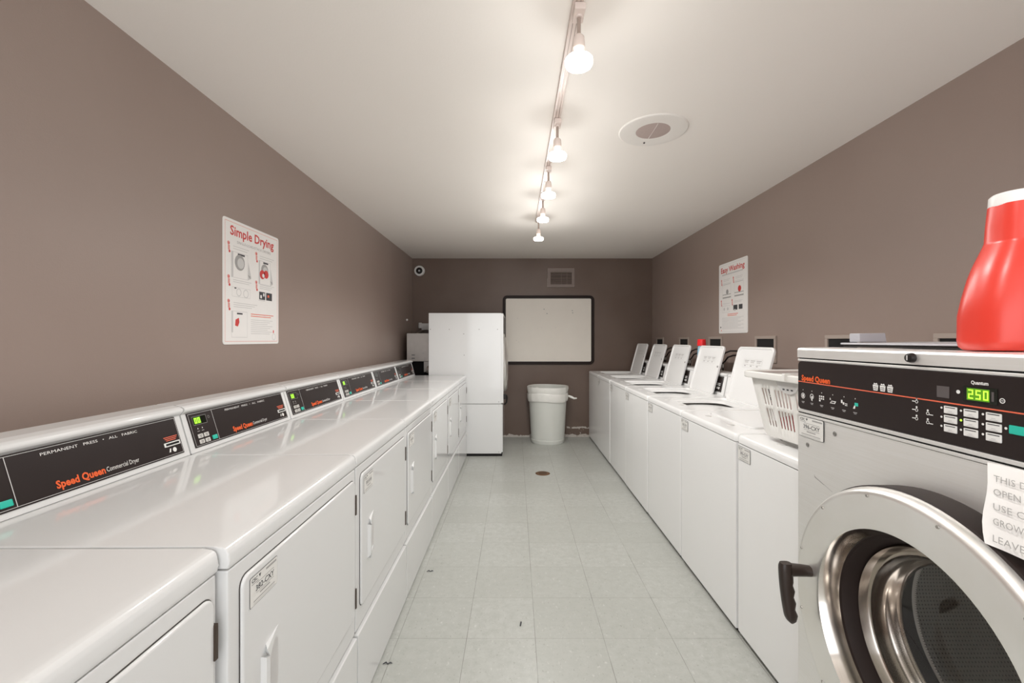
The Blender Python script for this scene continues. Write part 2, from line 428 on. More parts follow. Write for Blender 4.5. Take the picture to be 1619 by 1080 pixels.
# ------------------------------------------------------------------ stickers
def sticker(mb, fr, w, h, code):
    mb.poly(fr, rr(w, h, 0.004, 3, w/2, h/2), 'ink', 0.0006)
    mb.poly(fr, rr(w-0.002, h-0.002, 0.0035, 3, w/2, h/2), 'sticker', 0.0010)
    n = 0.0013
    mb.text('CSC', fr, w*0.06, h*0.80, h*0.12, 'ink', w*0.20, 0.02, n)
    mb.poly(fr, [(w*0.30, h*0.92), (w*0.34, h*0.80), (w*0.38, h*0.92)], 'ink', n)
    mb.rect(fr, w*0.56, w*0.95, h*0.84, h*0.91, 'grey', n)
    mb.rect(fr, w*0.06, w*0.30, h*0.73, h*0.755, 'grey', n)
    mb.rect(fr, w*0.22, w*0.85, h*0.675, h*0.695, 'grey', n)
    if code: mb.text(code, fr, w*0.20, h*0.43, h*0.19, 'ink', w*0.66, 0.012, n)
    else:
        for a, b in ((0.22, 0.34), (0.36, 0.46), (0.50, 0.60), (0.62, 0.80)): mb.rect(fr, w*a, w*b, h*0.43, h*0.61, 'grey', n)
    mb.rect(fr, w*0.22, w*0.85, h*0.36, h*0.378, 'grey', n)
    mb.rect(fr, w*0.34, w*0.70, h*0.26, h*0.31, 'grey', n)
    mb.rect(fr, w*0.12, w*0.88, h*0.13, h*0.16, 'grey', n)
    mb.rect(fr, w*0.12, w*0.88, h*0.06, h*0.09, 'lgrey', n)

# ------------------------------------------------------------------ dryers along the left wall
DP, DW = 0.682, 0.676        # pitch, width
DX = -0.560                  # front plane
DK = 0.925                   # deck height
def dryer_sticker(code):
    b = MB(); sticker(b, Frame((0.006, 0.058, 0.766), (0, 1, 0), (0, 0, 1)), 0.105, 0.064, code); return b
def make_dryer():
    t = empty('tumble_dryer', (0, 0, 0), '', 'dryer', 'white front-opening dryers along the left wall')
    b = MB(); b.box(-0.705, -0.002, 0.003, DW, 0.295, 0.878, 'enamel', 0.006)
    b.box(-0.690, -0.012, 0.006, DW-0.003, 0.02, 0.296, 'gap')
    b.prism([(p[0], p[1]) for p in rr(0.6256, 0.4828, 0.023, 5, 0.349, 0.6045)], 'x', -0.002, -0.0005, 'gap')
    b.build('cabinet', t)
    b = MB(); b.box(-0.60, 0.007, 0.003, DW, 0.012, 0.287, 'enamel', 0.005); b.build('kick_panel', t)
    # top: rolled front edge
    b = MB(); pr = [(-0.705, 0.880), (0.0, 0.880), (0.001, 0.893), (0.0, 0.910), (-0.004, 0.919), (-0.012, 0.924), (-0.030, 0.925), (-0.705, 0.925)]
    b.prism(pr, 'y', 0.0015, DW+0.0025, 'enamel', True, 0.0045); b.build('top_panel', t)
    # door
    b = MB(); W0, W1, Z0, Z1 = 0.038, 0.660, 0.365, 0.844
    cy, cz = (W0+W1)/2, (Z0+Z1)/2
    loops = []
    for ins, x in ((0.0, -0.001), (0.0, 0.002), (0.0015, 0.0045), (0.005, 0.006)):
        loops.append([(x, p[0], p[1]) for p in rr(W1-W0-2*ins, Z1-Z0-2*ins, 0.022-ins, 5, cy, cz)])
    b.loft(loops, 'enamel', True, True, True)
    d = b.build('door', t)
    b = MB()     # moulded pull: a tapered ridge open towards the hinge side
    prof = [(0.097, 0.513, 0.004), (0.108, 0.520, 0.020), (0.118, 0.527, 0.022), (0.128, 0.530, 0.010)]
    L = [[(x, y, z) for (y, z, x) in ((0.097, 0.512, 0.004), (0.104, 0.520, 0.016), (0.116, 0.526, 0.017), (0.122, 0.530, 0.004))],
         [(x, y, z) for (y, z, x) in ((0.097, 0.640, 0.004), (0.104, 0.634, 0.016), (0.116, 0.630, 0.017), (0.122, 0.626, 0.004))]]
    b.loft(L, 'enamel', True, True, False)
    b.loft([[(0.004, 0.120, 0.655), (0.004, 0.172, 0.668), (0.004, 0.120, 0.635)], [(0.017, 0.105, 0.650), (0.006, 0.170, 0.667), (0.017, 0.116, 0.628)]], 'enamel', True, True, False)
    b.loft([[(0.004, 0.120, 0.505), (0.004, 0.172, 0.530), (0.004, 0.120, 0.535)], [(0.017, 0.105, 0.510), (0.006, 0.170, 0.531), (0.017, 0.116, 0.530)]], 'enamel', True, True, False)
    b.rrect(Frame((0.006, 0, 0), (0, 1, 0), (0, 0, 1)), 0.124, 0.166, 0.535, 0.640, 0.006, 'lgrey', 0.0008)  # grey patch paints the shade in the hollow of the pull
    b.build('handle', d)
    for z in (0.722, 0.398):
        MB().box(0.0, 0.0095, 0.655, 0.664, z, z+0.068, 'hinge', 0.001).build('hinge', d)
    dryer_sticker(None).build('asset_sticker', d)
    # console: sloping fascia under a rolled top lip
    b = MB(); x0 = -0.560
    pr = [(-0.578, 0.926), (-0.583, 0.936), (-0.622, 1.064), (-0.609, 1.072), (-0.604, 1.080), (-0.606, 1.088), (-0.616, 1.094), (-0.640, 1.099), (-0.705, 1.102), (-0.705, 0.926)]
    b.prism(pr, 'y', 0.002, DW+0.002, 'enamel', True, 0.0025); c = b.build('console', t)
    o = Vector((-0.583, 0, 0.936)); v = Vector((-0.622, 0, 1.064))-o
    fr = Frame(o+v*0.02, (0, 1, 0), v); fh = v.length*0.97
    b = MB(); b.obox(fr, 0.026, 0.654, 0.002, fh, 0, 0.003, 'panel', 0.001)
    f2 = Frame(fr.p(0, 0, 0.003), fr.u, fr.v)
    b.outline(f2, 0.030, 0.650, 0.006, fh-0.004, 0.0012, 'lgrey')
    b.rect(f2, 0.150, 0.1518, 0.006, fh-0.004, 'lgrey', 0.0008)
    b.text('PERMANENT   PRESS   \u2022   ALL   FABRIC', f2, 0.225, fh-0.022, 0.0075, 'white', 0.275)
    b.text('Speed Queen', f2, 0.240, 0.018, 0.0190, 'orange', 0.130, 0.035)
    b.text('Commercial Dryer', f2, 0.374, 0.020, 0.0135, 'white', 0.105)
    b.ring(f2, 0.128, fh-0.028, 0.004, 0.005, 'grey')
    for i, u in enumerate((0.060, 0.082)):
        b.poly(f2, [(u-0.003, 0.066), (u+0.003, 0.066), (u, 0.072)], 'white'); b.rect(f2, u-0.006, u+0.006, 0.057, 0.0595, 'grey')
    for k in range(3): b.rect(f2, 0.585+0.004*k, 0.642-0.004*k, 0.066-0.0055*k, 0.0685-0.0055*k, 'redline')
    b.disc(f2, 0.617, 0.022, 0.008, 'white'); b.poly(f2, [(0.593, 0.017), (0.600, 0.017), (0.604, 0.029), (0.599, 0.029)], 'white')
    cp = b.build('control_panel', c)
    b = MB(); b.obox(f2, 0.580, 0.645, 0.036, 0.050, 0, 0.003, 'white', 0.001); b.rect(f2, 0.585, 0.640, 0.0395, 0.0465, 'void', 0.0034); b.build('card_slot', c)
    b = MB(); b.obox(f2, 0.046, 0.112, fh-0.046, fh-0.018, 0, 0.0012, 'screen'); b.outline(f2, 0.044, 0.114, fh-0.048, fh-0.016, 0.001, 'grey', 0.0014)
    b.rect(f2, 0.050, 0.084, fh-0.044, fh-0.020, 'led_glow', 0.0016)
    b.seg7(f2, 0.053, fh-0.042, 0.011, 0.020, '0', 'led', 0.0020, 0.003); b.seg7(f2, 0.069, fh-0.042, 0.011, 0.020, '0', 'led', 0.0020, 0.003)
    dl = b.build('display', c)
    for i in range(2):
        for j in range(2):
            u, vv = 0.062+0.030*i, 0.019+0.021*j
            b = MB(); b.obox(f2, u-0.012, u+0.012, vv-0.0075, vv+0.0075, 0, 0.002, 'button', 0.0018)
            b.rect(f2, u-0.006, u+0.006, vv+0.001, vv+0.003, 'ink', 0.0024); b.rect(f2, u-0.004, u+0.004, vv-0.004, vv-0.002, 'ink', 0.0024)
            b.build('button', c)
    b = MB(); b.obox(f2, 0.118, 0.144, 0.013, 0.029, 0, 0.002, 'teal', 0.002); b.build('start_button', c)
    # the same window unlit
    b = MB(); b.obox(f2, 0.046, 0.112, fh-0.046, fh-0.018, 0, 0.0012, 'screen'); b.outline(f2, 0.044, 0.114, fh-0.048, fh-0.016, 0.001, 'grey', 0.0014)
    off = b.build('display_unlit'); offm = off.data; bpy.data.objects.remove(off)
    return t, offm
dry, DISPLAY_OFF = make_dryer()
dlabels = [
    'white dryer cut by the bottom left corner, only its top and hinge showing',
    'white dryer whose door carries the 382-CXY sticker',
    'white dryer just past the 382-CXY dryer, brightest and largest lit green display',
    'third white dryer along counting the 382-CXY one as first, lit green display',
    'fourth white dryer along counting the 382-CXY one as first, dimly lit green display',
    'second from last white dryer before the tall tumbler, display unlit',
    'last white dryer of the row, touching the tall white tumbler at the back',
]
for k in range(7):
    o = dry if k == 0 else copy_tree(dry)
    o.location = (DX - (0.016 if k == 0 else 0), 0.848+DP*(k-1), 0); o['label'] = dlabels[k]
    c = child(o, 'console')
    if k in (5, 6): child(c, 'display').data = DISPLAY_OFF
    if k == 1:
        s_ = child(child(o, 'door'), 'asset_sticker'); tmp = dryer_sticker('382-CXY').build('tmp'); s_.data = tmp.data; bpy.data.objects.remove(tmp)
    if k == 0: first_dryer = o
    if k == 6: bpy.data.objects.remove(child(child(o, 'door'), 'asset_sticker'))
bpy.data.objects.remove(child(child(first_dryer, 'door'), 'asset_sticker'))

# ------------------------------------------------------------------ tall tumbler at the end of the dryer row, facing the aisle
tx0, tx1, ty0, ty1, tz = -0.990, -0.160, 4.958, 5.70, 1.633
t = empty('tall_tumble_dryer', (-0.57, 5.33, 0), 'tall white single-door tumble dryer standing sideways beside the framed board', 'dryer')
O = t.location
b = MB(); b.box(tx0, tx1, ty0, ty1, 0.030, 0.592, 'enamel', 0.004); b.box(tx0+0.02, tx1+0.008, ty0+0.006, ty1-0.02, 0, 0.032, 'void')
fr = Frame((tx0, ty0, 0), (1, 0, 0), (0, 0, 1))
for u in (0.23, 0.80):
    b.disc(fr, u, 0.575, 0.005, 'lgrey', 0.0006); b.disc(fr, u, 0.050, 0.005, 'grey', 0.0006)
b.build('lower_side_panel', t, O)
b = MB(); b.box(tx0, tx1, ty0, ty1, 0.597, tz, 'enamel', 0.004)
for u, v in ((0.02, 1.447), (0.235, 1.447), (0.575, 1.447), (0.785, 1.447), (0.40, 1.395), (0.405, 1.153), (0.80, 0.62)):
    b.disc(fr, u, v, 0.006, 'grey', 0.0006)
b.build('upper_side_panel', t, O)
b = MB(); b.box(tx1-0.002, tx1+0.022, ty0+0.003, ty1-0.003, 0.605, tz-0.004, 'enamel', 0.004); b.box(tx1+0.020, tx1+0.0235, ty0+0.02, ty1-0.02, 1.40, 1.60, 'panel')
b.box(tx1-0.002, tx1+0.014, ty0+0.003, ty1-0.003, 0.045, 0.590, 'enamel', 0.004)
b.build('front_panel', t, O)
yc, zc = 5.33, 1.03
b = MB(); b.lathe([(0.20, 0.0), (0.325, 0.0), (0.330, 0.012), (0.320, 0.030), (0.300, 0.040), (0.215, 0.044), (0.200, 0.030), (0.200, 0.0)], (tx1+0.020, yc, zc), 'x', 48, 'steel_door')
dd = b.build('door', t, O)
b = MB(); b.lathe([(0.0, 0.030), (0.12, 0.030), (0.205, 0.020)], (tx1+0.020, yc, zc), 'x', 32, 'glass'); b.build('door_glass', dd, O)
b = MB(); b.box(tx1+0.02, tx1+0.052, 5.03, 5.07, 0.64, 0.70, 'blackpl', 0.006); b.tube([(tx1+0.05, 5.05, 0.69), (tx1+0.064, 5.05, 0.66), (tx1+0.055, 5.05, 0.60), (tx1+0.03, 5.05, 0.575)], 0.010, 'blackpl'); b.build('latch', t, O)
b = MB(); b.box(-1.335, tx0, 5.34, 5.72, 1.062, 1.408, 'galv', 0.004)
fr = Frame((-1.335, 5.34, 1.062), (1, 0, 0), (0, 0, 1))
for u, v in ((0.30, 0.30), (0.30, 0.13), (0.20, 0.10)): b.disc(fr, u, v, 0.006, 'grey')
for v in (0.075, 0.035): b.rect(fr, 0.06, 0.10, v, v+0.008, 'ink')
b.build('rear_motor_housing', t, O)
b = MB(); b.box(-1.13, tx0, 5.36, 5.6, 0.93, 1.062, 'galv', 0.004); b.lathe([(0, 0), (0.038, 0.0), (0.045, 0.02), (0.045, 0.10), (0, 0.10)], (-1.06, 5.20, 0.97), 'x', 20, 'galv'); b.build('exhaust_elbow', t, O)
b = MB(); b.box(-1.37, tx0-0.002, 5.45, 5.70, 0.30, 1.058, 'void'); b.build('rear_dark_gap', t, O)  # solid black block painting the dark gap below the housing

# gas pipe and small wall bits behind it
b = MB(); b.tube([(-1.12, 5.93, 1.33), (-1.12, 5.93, 1.52)], 0.013, 'copper'); b.tube([(-1.36, 5.92, 1.40), (-1.24, 5.92, 1.47), (-1.15, 5.92, 1.50)], 0.012, 'copper')
b.lathe([(0, 0), (0.022, 0), (0.026, 0.03), (0.022, 0.075), (0, 0.075)], (-1.295, 5.915, 1.485), 'z', 12, 'lgrey'); b.box(-1.275, -1.10, 5.905, 5.945, 1.46, 1.55, 'lgrey', 0.004)
tag(b.build('gas_valve', None, (0, 0, 0)), 'grey gas pipe and valve on the back wall above the metal housing', 'pipe')
b = MB(); b.lathe([(0, 0.018), (0.010, 0.018), (0.014, 0.010), (0.014, 0.0), (0, 0)], (XL, 5.63, 1.583), 'x', 12, 'white'); tag(b.build('wall_hook'), 'tiny white knob on the left wall near the far corner', 'hook')

# ------------------------------------------------------------------ top-loading washers along the right wall
WP, WW, WX, WZ = 0.659, 0.652, 0.996, 0.905
def washer_sticker(code):
    b = MB(); sticker(b, Frame((-0.0015, 0.645, 0.797), (0, -1, 0), (0, 0, 1)), 0.10, 0.060, code); return b
def make_washer():
    t = empty('top_load_washer', (0, 0, 0), '', 'washer', 'white top-loading washers along the right wall')
    b = MB(); b.box(0.0, 0.69, 0.003, WW, 0.022, 0.867, 'enamel_w', 0.006); b.box(0.02, 0.67, 0.01, WW-0.01, 0.0, 0.024, 'void'); b.build('cabinet', t)
    # top with loading opening
    b = MB(); hx, hy, hw, hd = 0.305, WW/2, 0.36, 0.38
    cx, cy = 0.345, WW/2+0.0015
    def ol(ins, z): return [(p[0], p[1], z) for p in rr(0.692-2*ins, WW-2*ins, 0.016, 6, cx, cy)]
    def sl(ins, z): return [(p[0], p[1], z) for p in rr(0.412-2*ins, 0.454-2*ins, 0.038, 6, 0.324, WW/2)]
    def il(ins, z): return [(p[0], p[1], z) for p in rr(hw-2*ins, hd-2*ins, 0.09, 6, hx, hy)]
    b.loft([ol(0.0, 0.869), ol(-0.001, 0.885), ol(0.001, 0.897), ol(0.006, 0.903), ol(0.014, WZ), sl(-0.003, WZ), sl(0.0, WZ-0.004), sl(0.002, WZ-0.013), il(0, WZ-0.0135), il(0.004, WZ-0.017), il(0.011, WZ-0.025), il(0.017, WZ-0.030)], 'enamel_w', False, False, True)
    for y in (0.20, 0.45): b.lathe([(0, 0.002), (0.016, 0.002), (0.018, 0)], (0.075, y, WZ), 'z', 16, 'lgrey')
    b.build('top_panel', t)
    b = MB(); b.lathe([(0.155, -0.031), (0.20, -0.036), (0.20, -0.08), (0.175, -0.40), (0.05, -0.42), (0.05, -0.10), (0.0, -0.08)], (hx, hy, WZ), 'z', 32, 'tubdark'); b.build('wash_tub', t)
    # lid, hinged at its back edge: origin on the hinge line
    b = MB(); LL, LW = 0.398, 0.442
    def lp(ins, z): return [(p[0]-LL/2-0.004, p[1], z) for p in rr(LL-2*ins, LW-2*ins, 0.032, 5)]
    b.loft([lp(0.016, 0.011), lp(0.013, 0.003), lp(0.010, 0.001), lp(0.003, 0.001), lp(0, 0.004), lp(0.0, 0.014), lp(0.003, 0.019), lp(0.012, 0.021)], 'enamel_w', True, True, True)
    fu = Frame((-0.004-LL, LW/2, 0.011), (0, -1, 0), (-1, 0, 0))      # underside, seen when open: up is towards the lid's front edge
    fu = Frame((-0.004, LW/2, 0.011), (0, -1, 0), (-1, 0, 0))
    for i in range(3):
        u = 0.115+0.075*i
        b.rect(fu, u, u+0.060, 0.300, 0.304, 'grey'); b.rect(fu, u+0.006, u+0.050, 0.286, 0.296, 'lgrey'); b.rect(fu, u, u+0.060, 0.272, 0.276, 'lgrey'); b.rect(fu, u+0.01, u+0.03, 0.262, 0.268, 'grey')
    b.outline(fu, 0.105, 0.335, 0.252, 0.312, 0.0015, 'lgrey')
    b.box(-0.06, -0.004, LW/2-0.003, LW/2+0.003, 0.003, 0.013, 'grey')
    ld = b.build('lid', t); ld.location = (0.524, WW/2, WZ-0.0125)
    b = MB(); b.lathe([(0, 0.004), (0.007, 0.004), (0.008, 0.012), (0, 0.012)], (-0.235, -0.185, 0.0), 'z', 12, 'grey'); b.build('lid_bumper', ld)
    # console
    b = MB(); pr = [(0.574, 0.905), (0.578, 0.918), (0.606, 1.050), (0.600, 1.056), (0.600, 1.064), (0.612, 1.072), (0.700, 1.076), (0.700, 0.905)]
    b.prism(pr, 'y', 0.004, WW-0.002, 'enamel_w', True, 0.0025); c = b.build('console', t)
    o = Vector((0.578, WW, 0.918)); v = Vector((0.606, WW, 1.050))-o
    fr = Frame(o+v*0.05, (0, -1, 0), v); fh = v.length*0.92
    b = MB(); b.obox(fr, 0.055, WW-0.050, 0, fh, 0, 0.003, 'panel', 0.001)
    f2 = Frame(fr.p(0, 0, 0.003), fr.u, fr.v)
    b.outline(f2, 0.060, WW-0.055, 0.004, fh-0.004, 0.001, 'lgrey')
    b.text('Speed Queen', f2, 0.19, 0.02, 0.018, 'orange', 0.13, 0.035); b.text('Commercial Washer', f2, 0.33, 0.022, 0.012, 'white', 0.12)
    for k in range(2): b.rect(f2, 0.515, 0.575, 0.050+0.012*k, 0.056+0.012*k, 'white')
    b.disc(f2, 0.56, 0.030, 0.011, 'white'); b.rect(f2, 0.520, 0.545, 0.022, 0.038, 'white')
    b.build('control_panel', c)
    washer_sticker(None).build('asset_sticker', t)
    return t
wsh = make_washer()
wlabels = [
    'white washer nearest the stainless front loader, a laundry basket standing on its closed lid',
    'white washer with its lid shut and nothing on it, second from the stainless front loader',
    'white washer with the nearest and largest raised lid, partly behind the laundry basket',
    'white washer with raised lid and a red-capped bottle behind it',
    'white washer with raised lid, third from the back wall',
    'white washer with raised lid, next to the one against the back wall',
    'white washer at the far end of the row against the back wall',
]
LID_ANGLE = {0: 0, 1: 0, 2: 105, 3: 105.5, 4: 105, 5: 106, 6: 105}
for k in range(7):
    o = wsh if k == 0 else copy_tree(wsh)
    o.location = (WX + (0.004, 0, 0.001, -0.001, 0.002, 0, 0.003)[k], 1.306+WP*k, 0); o['label'] = wlabels[k]
    child(o, 'lid').rotation_euler.y = radians(LID_ANGLE[k])
    if k == 0:
        tmp = washer_sticker('395-CXY').build('tmp'); child(o, 'asset_sticker').data = tmp.data; bpy.data.objects.remove(tmp)
    if k == 6: bpy.data.objects.remove(child(o, 'asset_sticker'))

# ------------------------------------------------------------------ stainless front loader, right foreground
FX, FY0, FY1, FZ = 0.82, 0.414, 1.262, 1.307
t = empty('front_load_washer', (1.25, 0.838, 0), 'large stainless front-loading washer with a round porthole door', 'washer')
O = t.location
fr = Frame((FX, FY1, 0), (0, -1, 0), (0, 0, 1))          # u runs from the far edge towards the camera
def U(y): return FY1-y
b = MB()
def cl(x, i): return [(x, FY0+i, 0.10+i), (x, FY1-i, 0.10+i), (x, FY1-i, FZ-0.002-i), (x, FY0+i, FZ-0.002-i)]
b.loft([cl(FX+0.02, 0.004), cl(FX+0.02, 0.0), cl(1.72, 0.0)], 'steel', False, True, False); b.box(FX+0.04, 1.70, FY0+0.02, FY1-0.02, 0, 0.10, 'void'); b.build('cabinet', t, O)
# front panel with porthole cut out
yc, zc, R = 0.838, 0.716, 0.314
b = MB()
loA = [(FX, p[0], p[1]) for p in rr(FY1-FY0, 1.112-0.10, 0.006, 7, (FY0+FY1)/2, 0.606)]
n = len(loA)
def circ(r, x): return [(x, yc+r*cos(math.atan2(p[2]-zc, p[1]-yc)), zc+r*sin(math.atan2(p[2]-zc, p[1]-yc))) for p in loA]
# denser outline so the circle is smooth
def dense(w, h, x, y, m=32):
    pts = []
    for i in range(m): pts.append((x+w/2, y-h/2+h*i/m))
    for i in range(m): pts.append((x+w/2-w*i/m, y+h/2))
    for i in range(m): pts.append((x-w/2, y+h/2-h*i/m))
    for i in range(m): pts.append((x-w/2+w*i/m, y-h/2))
    return pts
loA = [(FX, p[0], p[1]) for p in dense(FY1-FY0, 1.012, (FY0+FY1)/2, 0.606)]
loB = [(FX+0.02, p[1], p[2]) for p in loA]
b.loft([loB, loA, circ(0.25, FX), circ(0.25, FX+0.05)], 'steel', False, False, False)
for y, z in ((1.117, 1.088), (1.221, 1.035)):
    b.disc(fr, U(y), z, 0.0048, 'screw', 0.0015); b.ring(fr, U(y), z, 0.0048, 0.0058, 'ink', 0.0012); b.rect(fr, U(y)-0.004, U(y)+0.004, z-0.0007, z+0.0007, 'ink', 0.0018)
b.poly(fr, [(U(1.193), 0.961), (U(1.192), 0.953), (U(1.155), 0.943), (U(1.155), 0.9445), (U(1.190), 0.955)], 'grey', 0.0006)
b.poly(fr, [(U(1.155), 0.944), (U(1.125), 0.935), (U(1.125), 0.936), (U(1.155), 0.9455)], 'lgrey', 0.0006)
b.build('front_panel', t, O)
# trim strips and upper band
b = MB(); b.box(FX-0.002, FX+0.02, FY0, FY1, 1.1235, 1.1320, 'steel', 0.0015); b.box(FX+0.001, FX+0.02, FY0, FY1, 1.1195, 1.1235, 'void'); b.box(FX-0.002, FX+0.02, FY0, FY1, 1.1130, 1.1200, 'steel', 0.0015)
b.box(FX-0.002, FX+0.02, FY0, FY1, 1.2690, 1.2750, 'steel', 0.0015); b.box(FX+0.002, FX+0.02, FY0, FY1, 1.2745, 1.2785, 'void'); b.build('panel_trim', t, O)
b = MB(); b.prism([(FX-0.003, 1.2785), (FX-0.003, 1.301), (FX, 1.3055), (FX+0.006, FZ), (FX+0.10, FZ+0.001), (FX+0.10, 1.2785)], 'y', FY0, FY1, 'steel', True, 0.001); band = b.build('top_band', t, O)
b = MB(); b.lathe([(0, -0.011), (0.006, -0.011), (0.0085, -0.0095), (0.0098, -0.005), (0.0100, 0.0)], (FX-0.003, 0.8956, 1.2925), 'x', 20, 'blackpl'); b.rect(Frame((FX-0.0140, 0.8956, 1.2925), (0, -1, 0), (0, 0, 1)), -0.0015, 0.0015, -0.005, 0.005, 'lgrey'); b.build('key_lock', band, O)
# control panel
b = MB(); PZ0, PZ1 = 1.1325, 1.2685
b.loft([[(x, p[0], p[1]) for p in rr(FY1-FY0-0.004-2*i, PZ1-PZ0-2*i, 0.012, 5, (FY0+FY1)/2, (PZ0+PZ1)/2)] for i, x in ((0, FX+0.02), (0, FX-0.001), (0.0008, FX-0.0018))], 'panel', True, True, False)
fp = Frame((FX-0.0018, FY1, 0), (0, -1, 0), (0, 0, 1))
b.text('Speed Queen', fp, U(1.243), 1.2145, 0.0150, 'orange', 0.112, 0.035)
b.rect(fp, 0.004, FY1-FY0-0.006, 1.2090, 1.2115, 'redline')
for i in range(3):      # three little load baskets
    u = U(0.9960)+0.0192*i
    b.poly(fp, [(u+0.002, 1.2145), (u+0.0135, 1.2145), (u+0.0155, 1.227), (u+0.0, 1.227)], 'white'); b.poly(fp, [(u+0.002, 1.228), (u+0.014, 1.228), (u+0.011, 1.232), (u+0.007, 1.230), (u+0.004, 1.232)], 'white')
    for q in range(2): b.rect(fp, u+0.003, u+0.0125, 1.2175+0.0042*q, 1.2188+0.0042*q, 'panel', 0.0009)
b.rect(fp, U(0.8446), U(0.820), 1.219, 1.241, 'led_off')
b.disc(fp, U(0.8037), 1.2335, 0.0036, 'white'); b.ring(fp, U(0.7308), 1.2270, 0.0030, 0.0045, 'white'); b.rect(fp, U(0.7308)-0.002, U(0.7308)+0.002, 1.2264, 1.2276, 'white')
b.text('Quantum', fp, U(0.781), 1.2505, 0.0062, 'white', 0.029, 0.03)
ic = [1.237, 1.2004, 1.162, 1.1217, 1.083, 1.0473]
for i, y in enumerate(ic):
    u = U(y); z = 1.171; b.disc(fp, u, 1.1875, 0.0014, 'white'); b.rect(fp, u-0.006, u+0.006, 1.1535, 1.1548, 'lgrey'); b.rect(fp, u-0.004, u+0.004, 1.1505, 1.1516, 'lgrey')
    if i == 0: b.ring(fp, u, z, 0.0062, 0.0080, 'white'); b.rect(fp, u-0.003, u+0.003, z-0.004, z+0.004, 'white')
    elif i == 1: b.ring(fp, u, z+0.002, 0.0055, 0.0075, 'white'); b.poly(fp, [(u-0.002, z+0.003), (u+0.004, z+0.004), (u+0.002, z-0.011), (u-0.003, z-0.008)], 'white')
    elif i == 2:
        for a in range(3):
            for c_ in range(2): b.rect(fp, u-0.010+0.007*a, u-0.005+0.007*a, z-0.001+0.006*c_, z+0.003+0.006*c_, 'white')
        b.rect(fp, u-0.010, u-0.004, z-0.007, z-0.002, 'white')
    elif i == 3:
        b.poly(fp, [(u-0.010, z-0.006), (u+0.008, z-0.006), (u+0.012, z+0.001), (u-0.004, z+0.001)], 'white'); b.poly(fp, [(u-0.006, z-0.004), (u+0.006, z-0.004), (u+0.008, z-0.001), (u-0.003, z-0.001)], 'panel', 0.0009); b.poly(fp, [(u-0.011, z+0.003), (u-0.006, z+0.003), (u-0.009, z+0.009)], 'white')
    elif i == 4:
        b.rect(fp, u-0.010, u-0.005, z, z+0.008, 'white'); b.rect(fp, u-0.004, u+0.001, z-0.003, z+0.003, 'white'); b.rect(fp, u+0.003, u+0.011, z-0.001, z+0.001, 'white'); b.rect(fp, u+0.003, u+0.011, z-0.005, z-0.003, 'white')
    else:
        b.rrect(fp, u-0.002, u+0.009, z-0.001, z+0.007, 0.001, 'teal'); b.poly(fp, [(u-0.007, z-0.008), (u-0.001, z-0.008), (u+0.001, z-0.001), (u-0.003, z)], 'white')
for (y, z) in ((0.887, 1.2035), (0.887, 1.1865), (0.887, 1.1690), (0.863, 1.1835), (0.863, 1.1660)):
    u = U(y); b.disc(fp, u, z+0.006, 0.0021, 'white'); b.ring(fp, u, z, 0.0022, 0.0034, 'white')
    if y > 0.87: b.rect(fp, u-0.010, u-0.003, z-0.0006, z+0.0012, 'white')
    else: b.rect(fp, u+0.003, u+0.011, z-0.0026, z-0.0010, 'white')
cols = (0.8300, 0.7935, 0.7560); rows = (1.1895, 1.1720, 1.1545)
for i, y in enumerate(cols):
    for j, z in enumerate(rows): b.disc(fp, U(y)-0.0052, z+0.010, 0.0021, 'led' if (i, j) == (1, 1) else 'white')
b.disc(fp, U(0.7205)-0.005, 1.182, 0.0023, 'white')
cp = b.build('control_panel', t, O)
for i, y in enumerate(cols):
    for j, z in enumerate(rows):
        bb = MB(); u = U(y); bb.obox(fp, u, u+0.0245, z+0.0008, z+0.0148, 0, 0.0015, 'white', 0.0012)
        bb.rect(fp, u+0.003, u+0.022, z+0.0115, z+0.0130, 'ink', 0.0018); bb.rect(fp, u+0.009, u+0.016, z+0.005, z+0.0062, 'lgrey', 0.0018); bb.rect(fp, u+0.006, u+0.019, z+0.0025, z+0.0034, 'lgrey', 0.0018)
        bb.build('cycle_button', cp, O)
bb = MB(); bb.obox(fp, U(0.7205), U(0.6880), 1.1745, 1.1890, 0, 0.0015, 'teal', 0.0012); bb.build('start_button', cp, O)
bb = MB(); u = U(0.794); bb.obox(fp, u, u+0.056, 1.2185, 1.2460, 0, 0.0010, 'screen')
bb.rect(fp, u+0.006, u+0.044, 1.2215, 1.2430, 'led_glow', 0.0012)
for i, ch in enumerate('250'): bb.seg7(fp, u+0.0090+0.0125*i, 1.2240, 0.0085, 0.0165, ch, 'led', 0.0016, 0.0022)
bb.rect(fp, u+0.047, u+0.051, 1.2235, 1.2400, 'led_off', 0.0012)
bb.build('display', cp, O)
bb = MB(); sticker(bb, Frame((FX-0.0012, 1.2555, 1.0555), (0, -1, 0), (0, 0, 1)), 0.100, 0.0575, '396-CXY'); bb.build('asset_sticker', t, O)
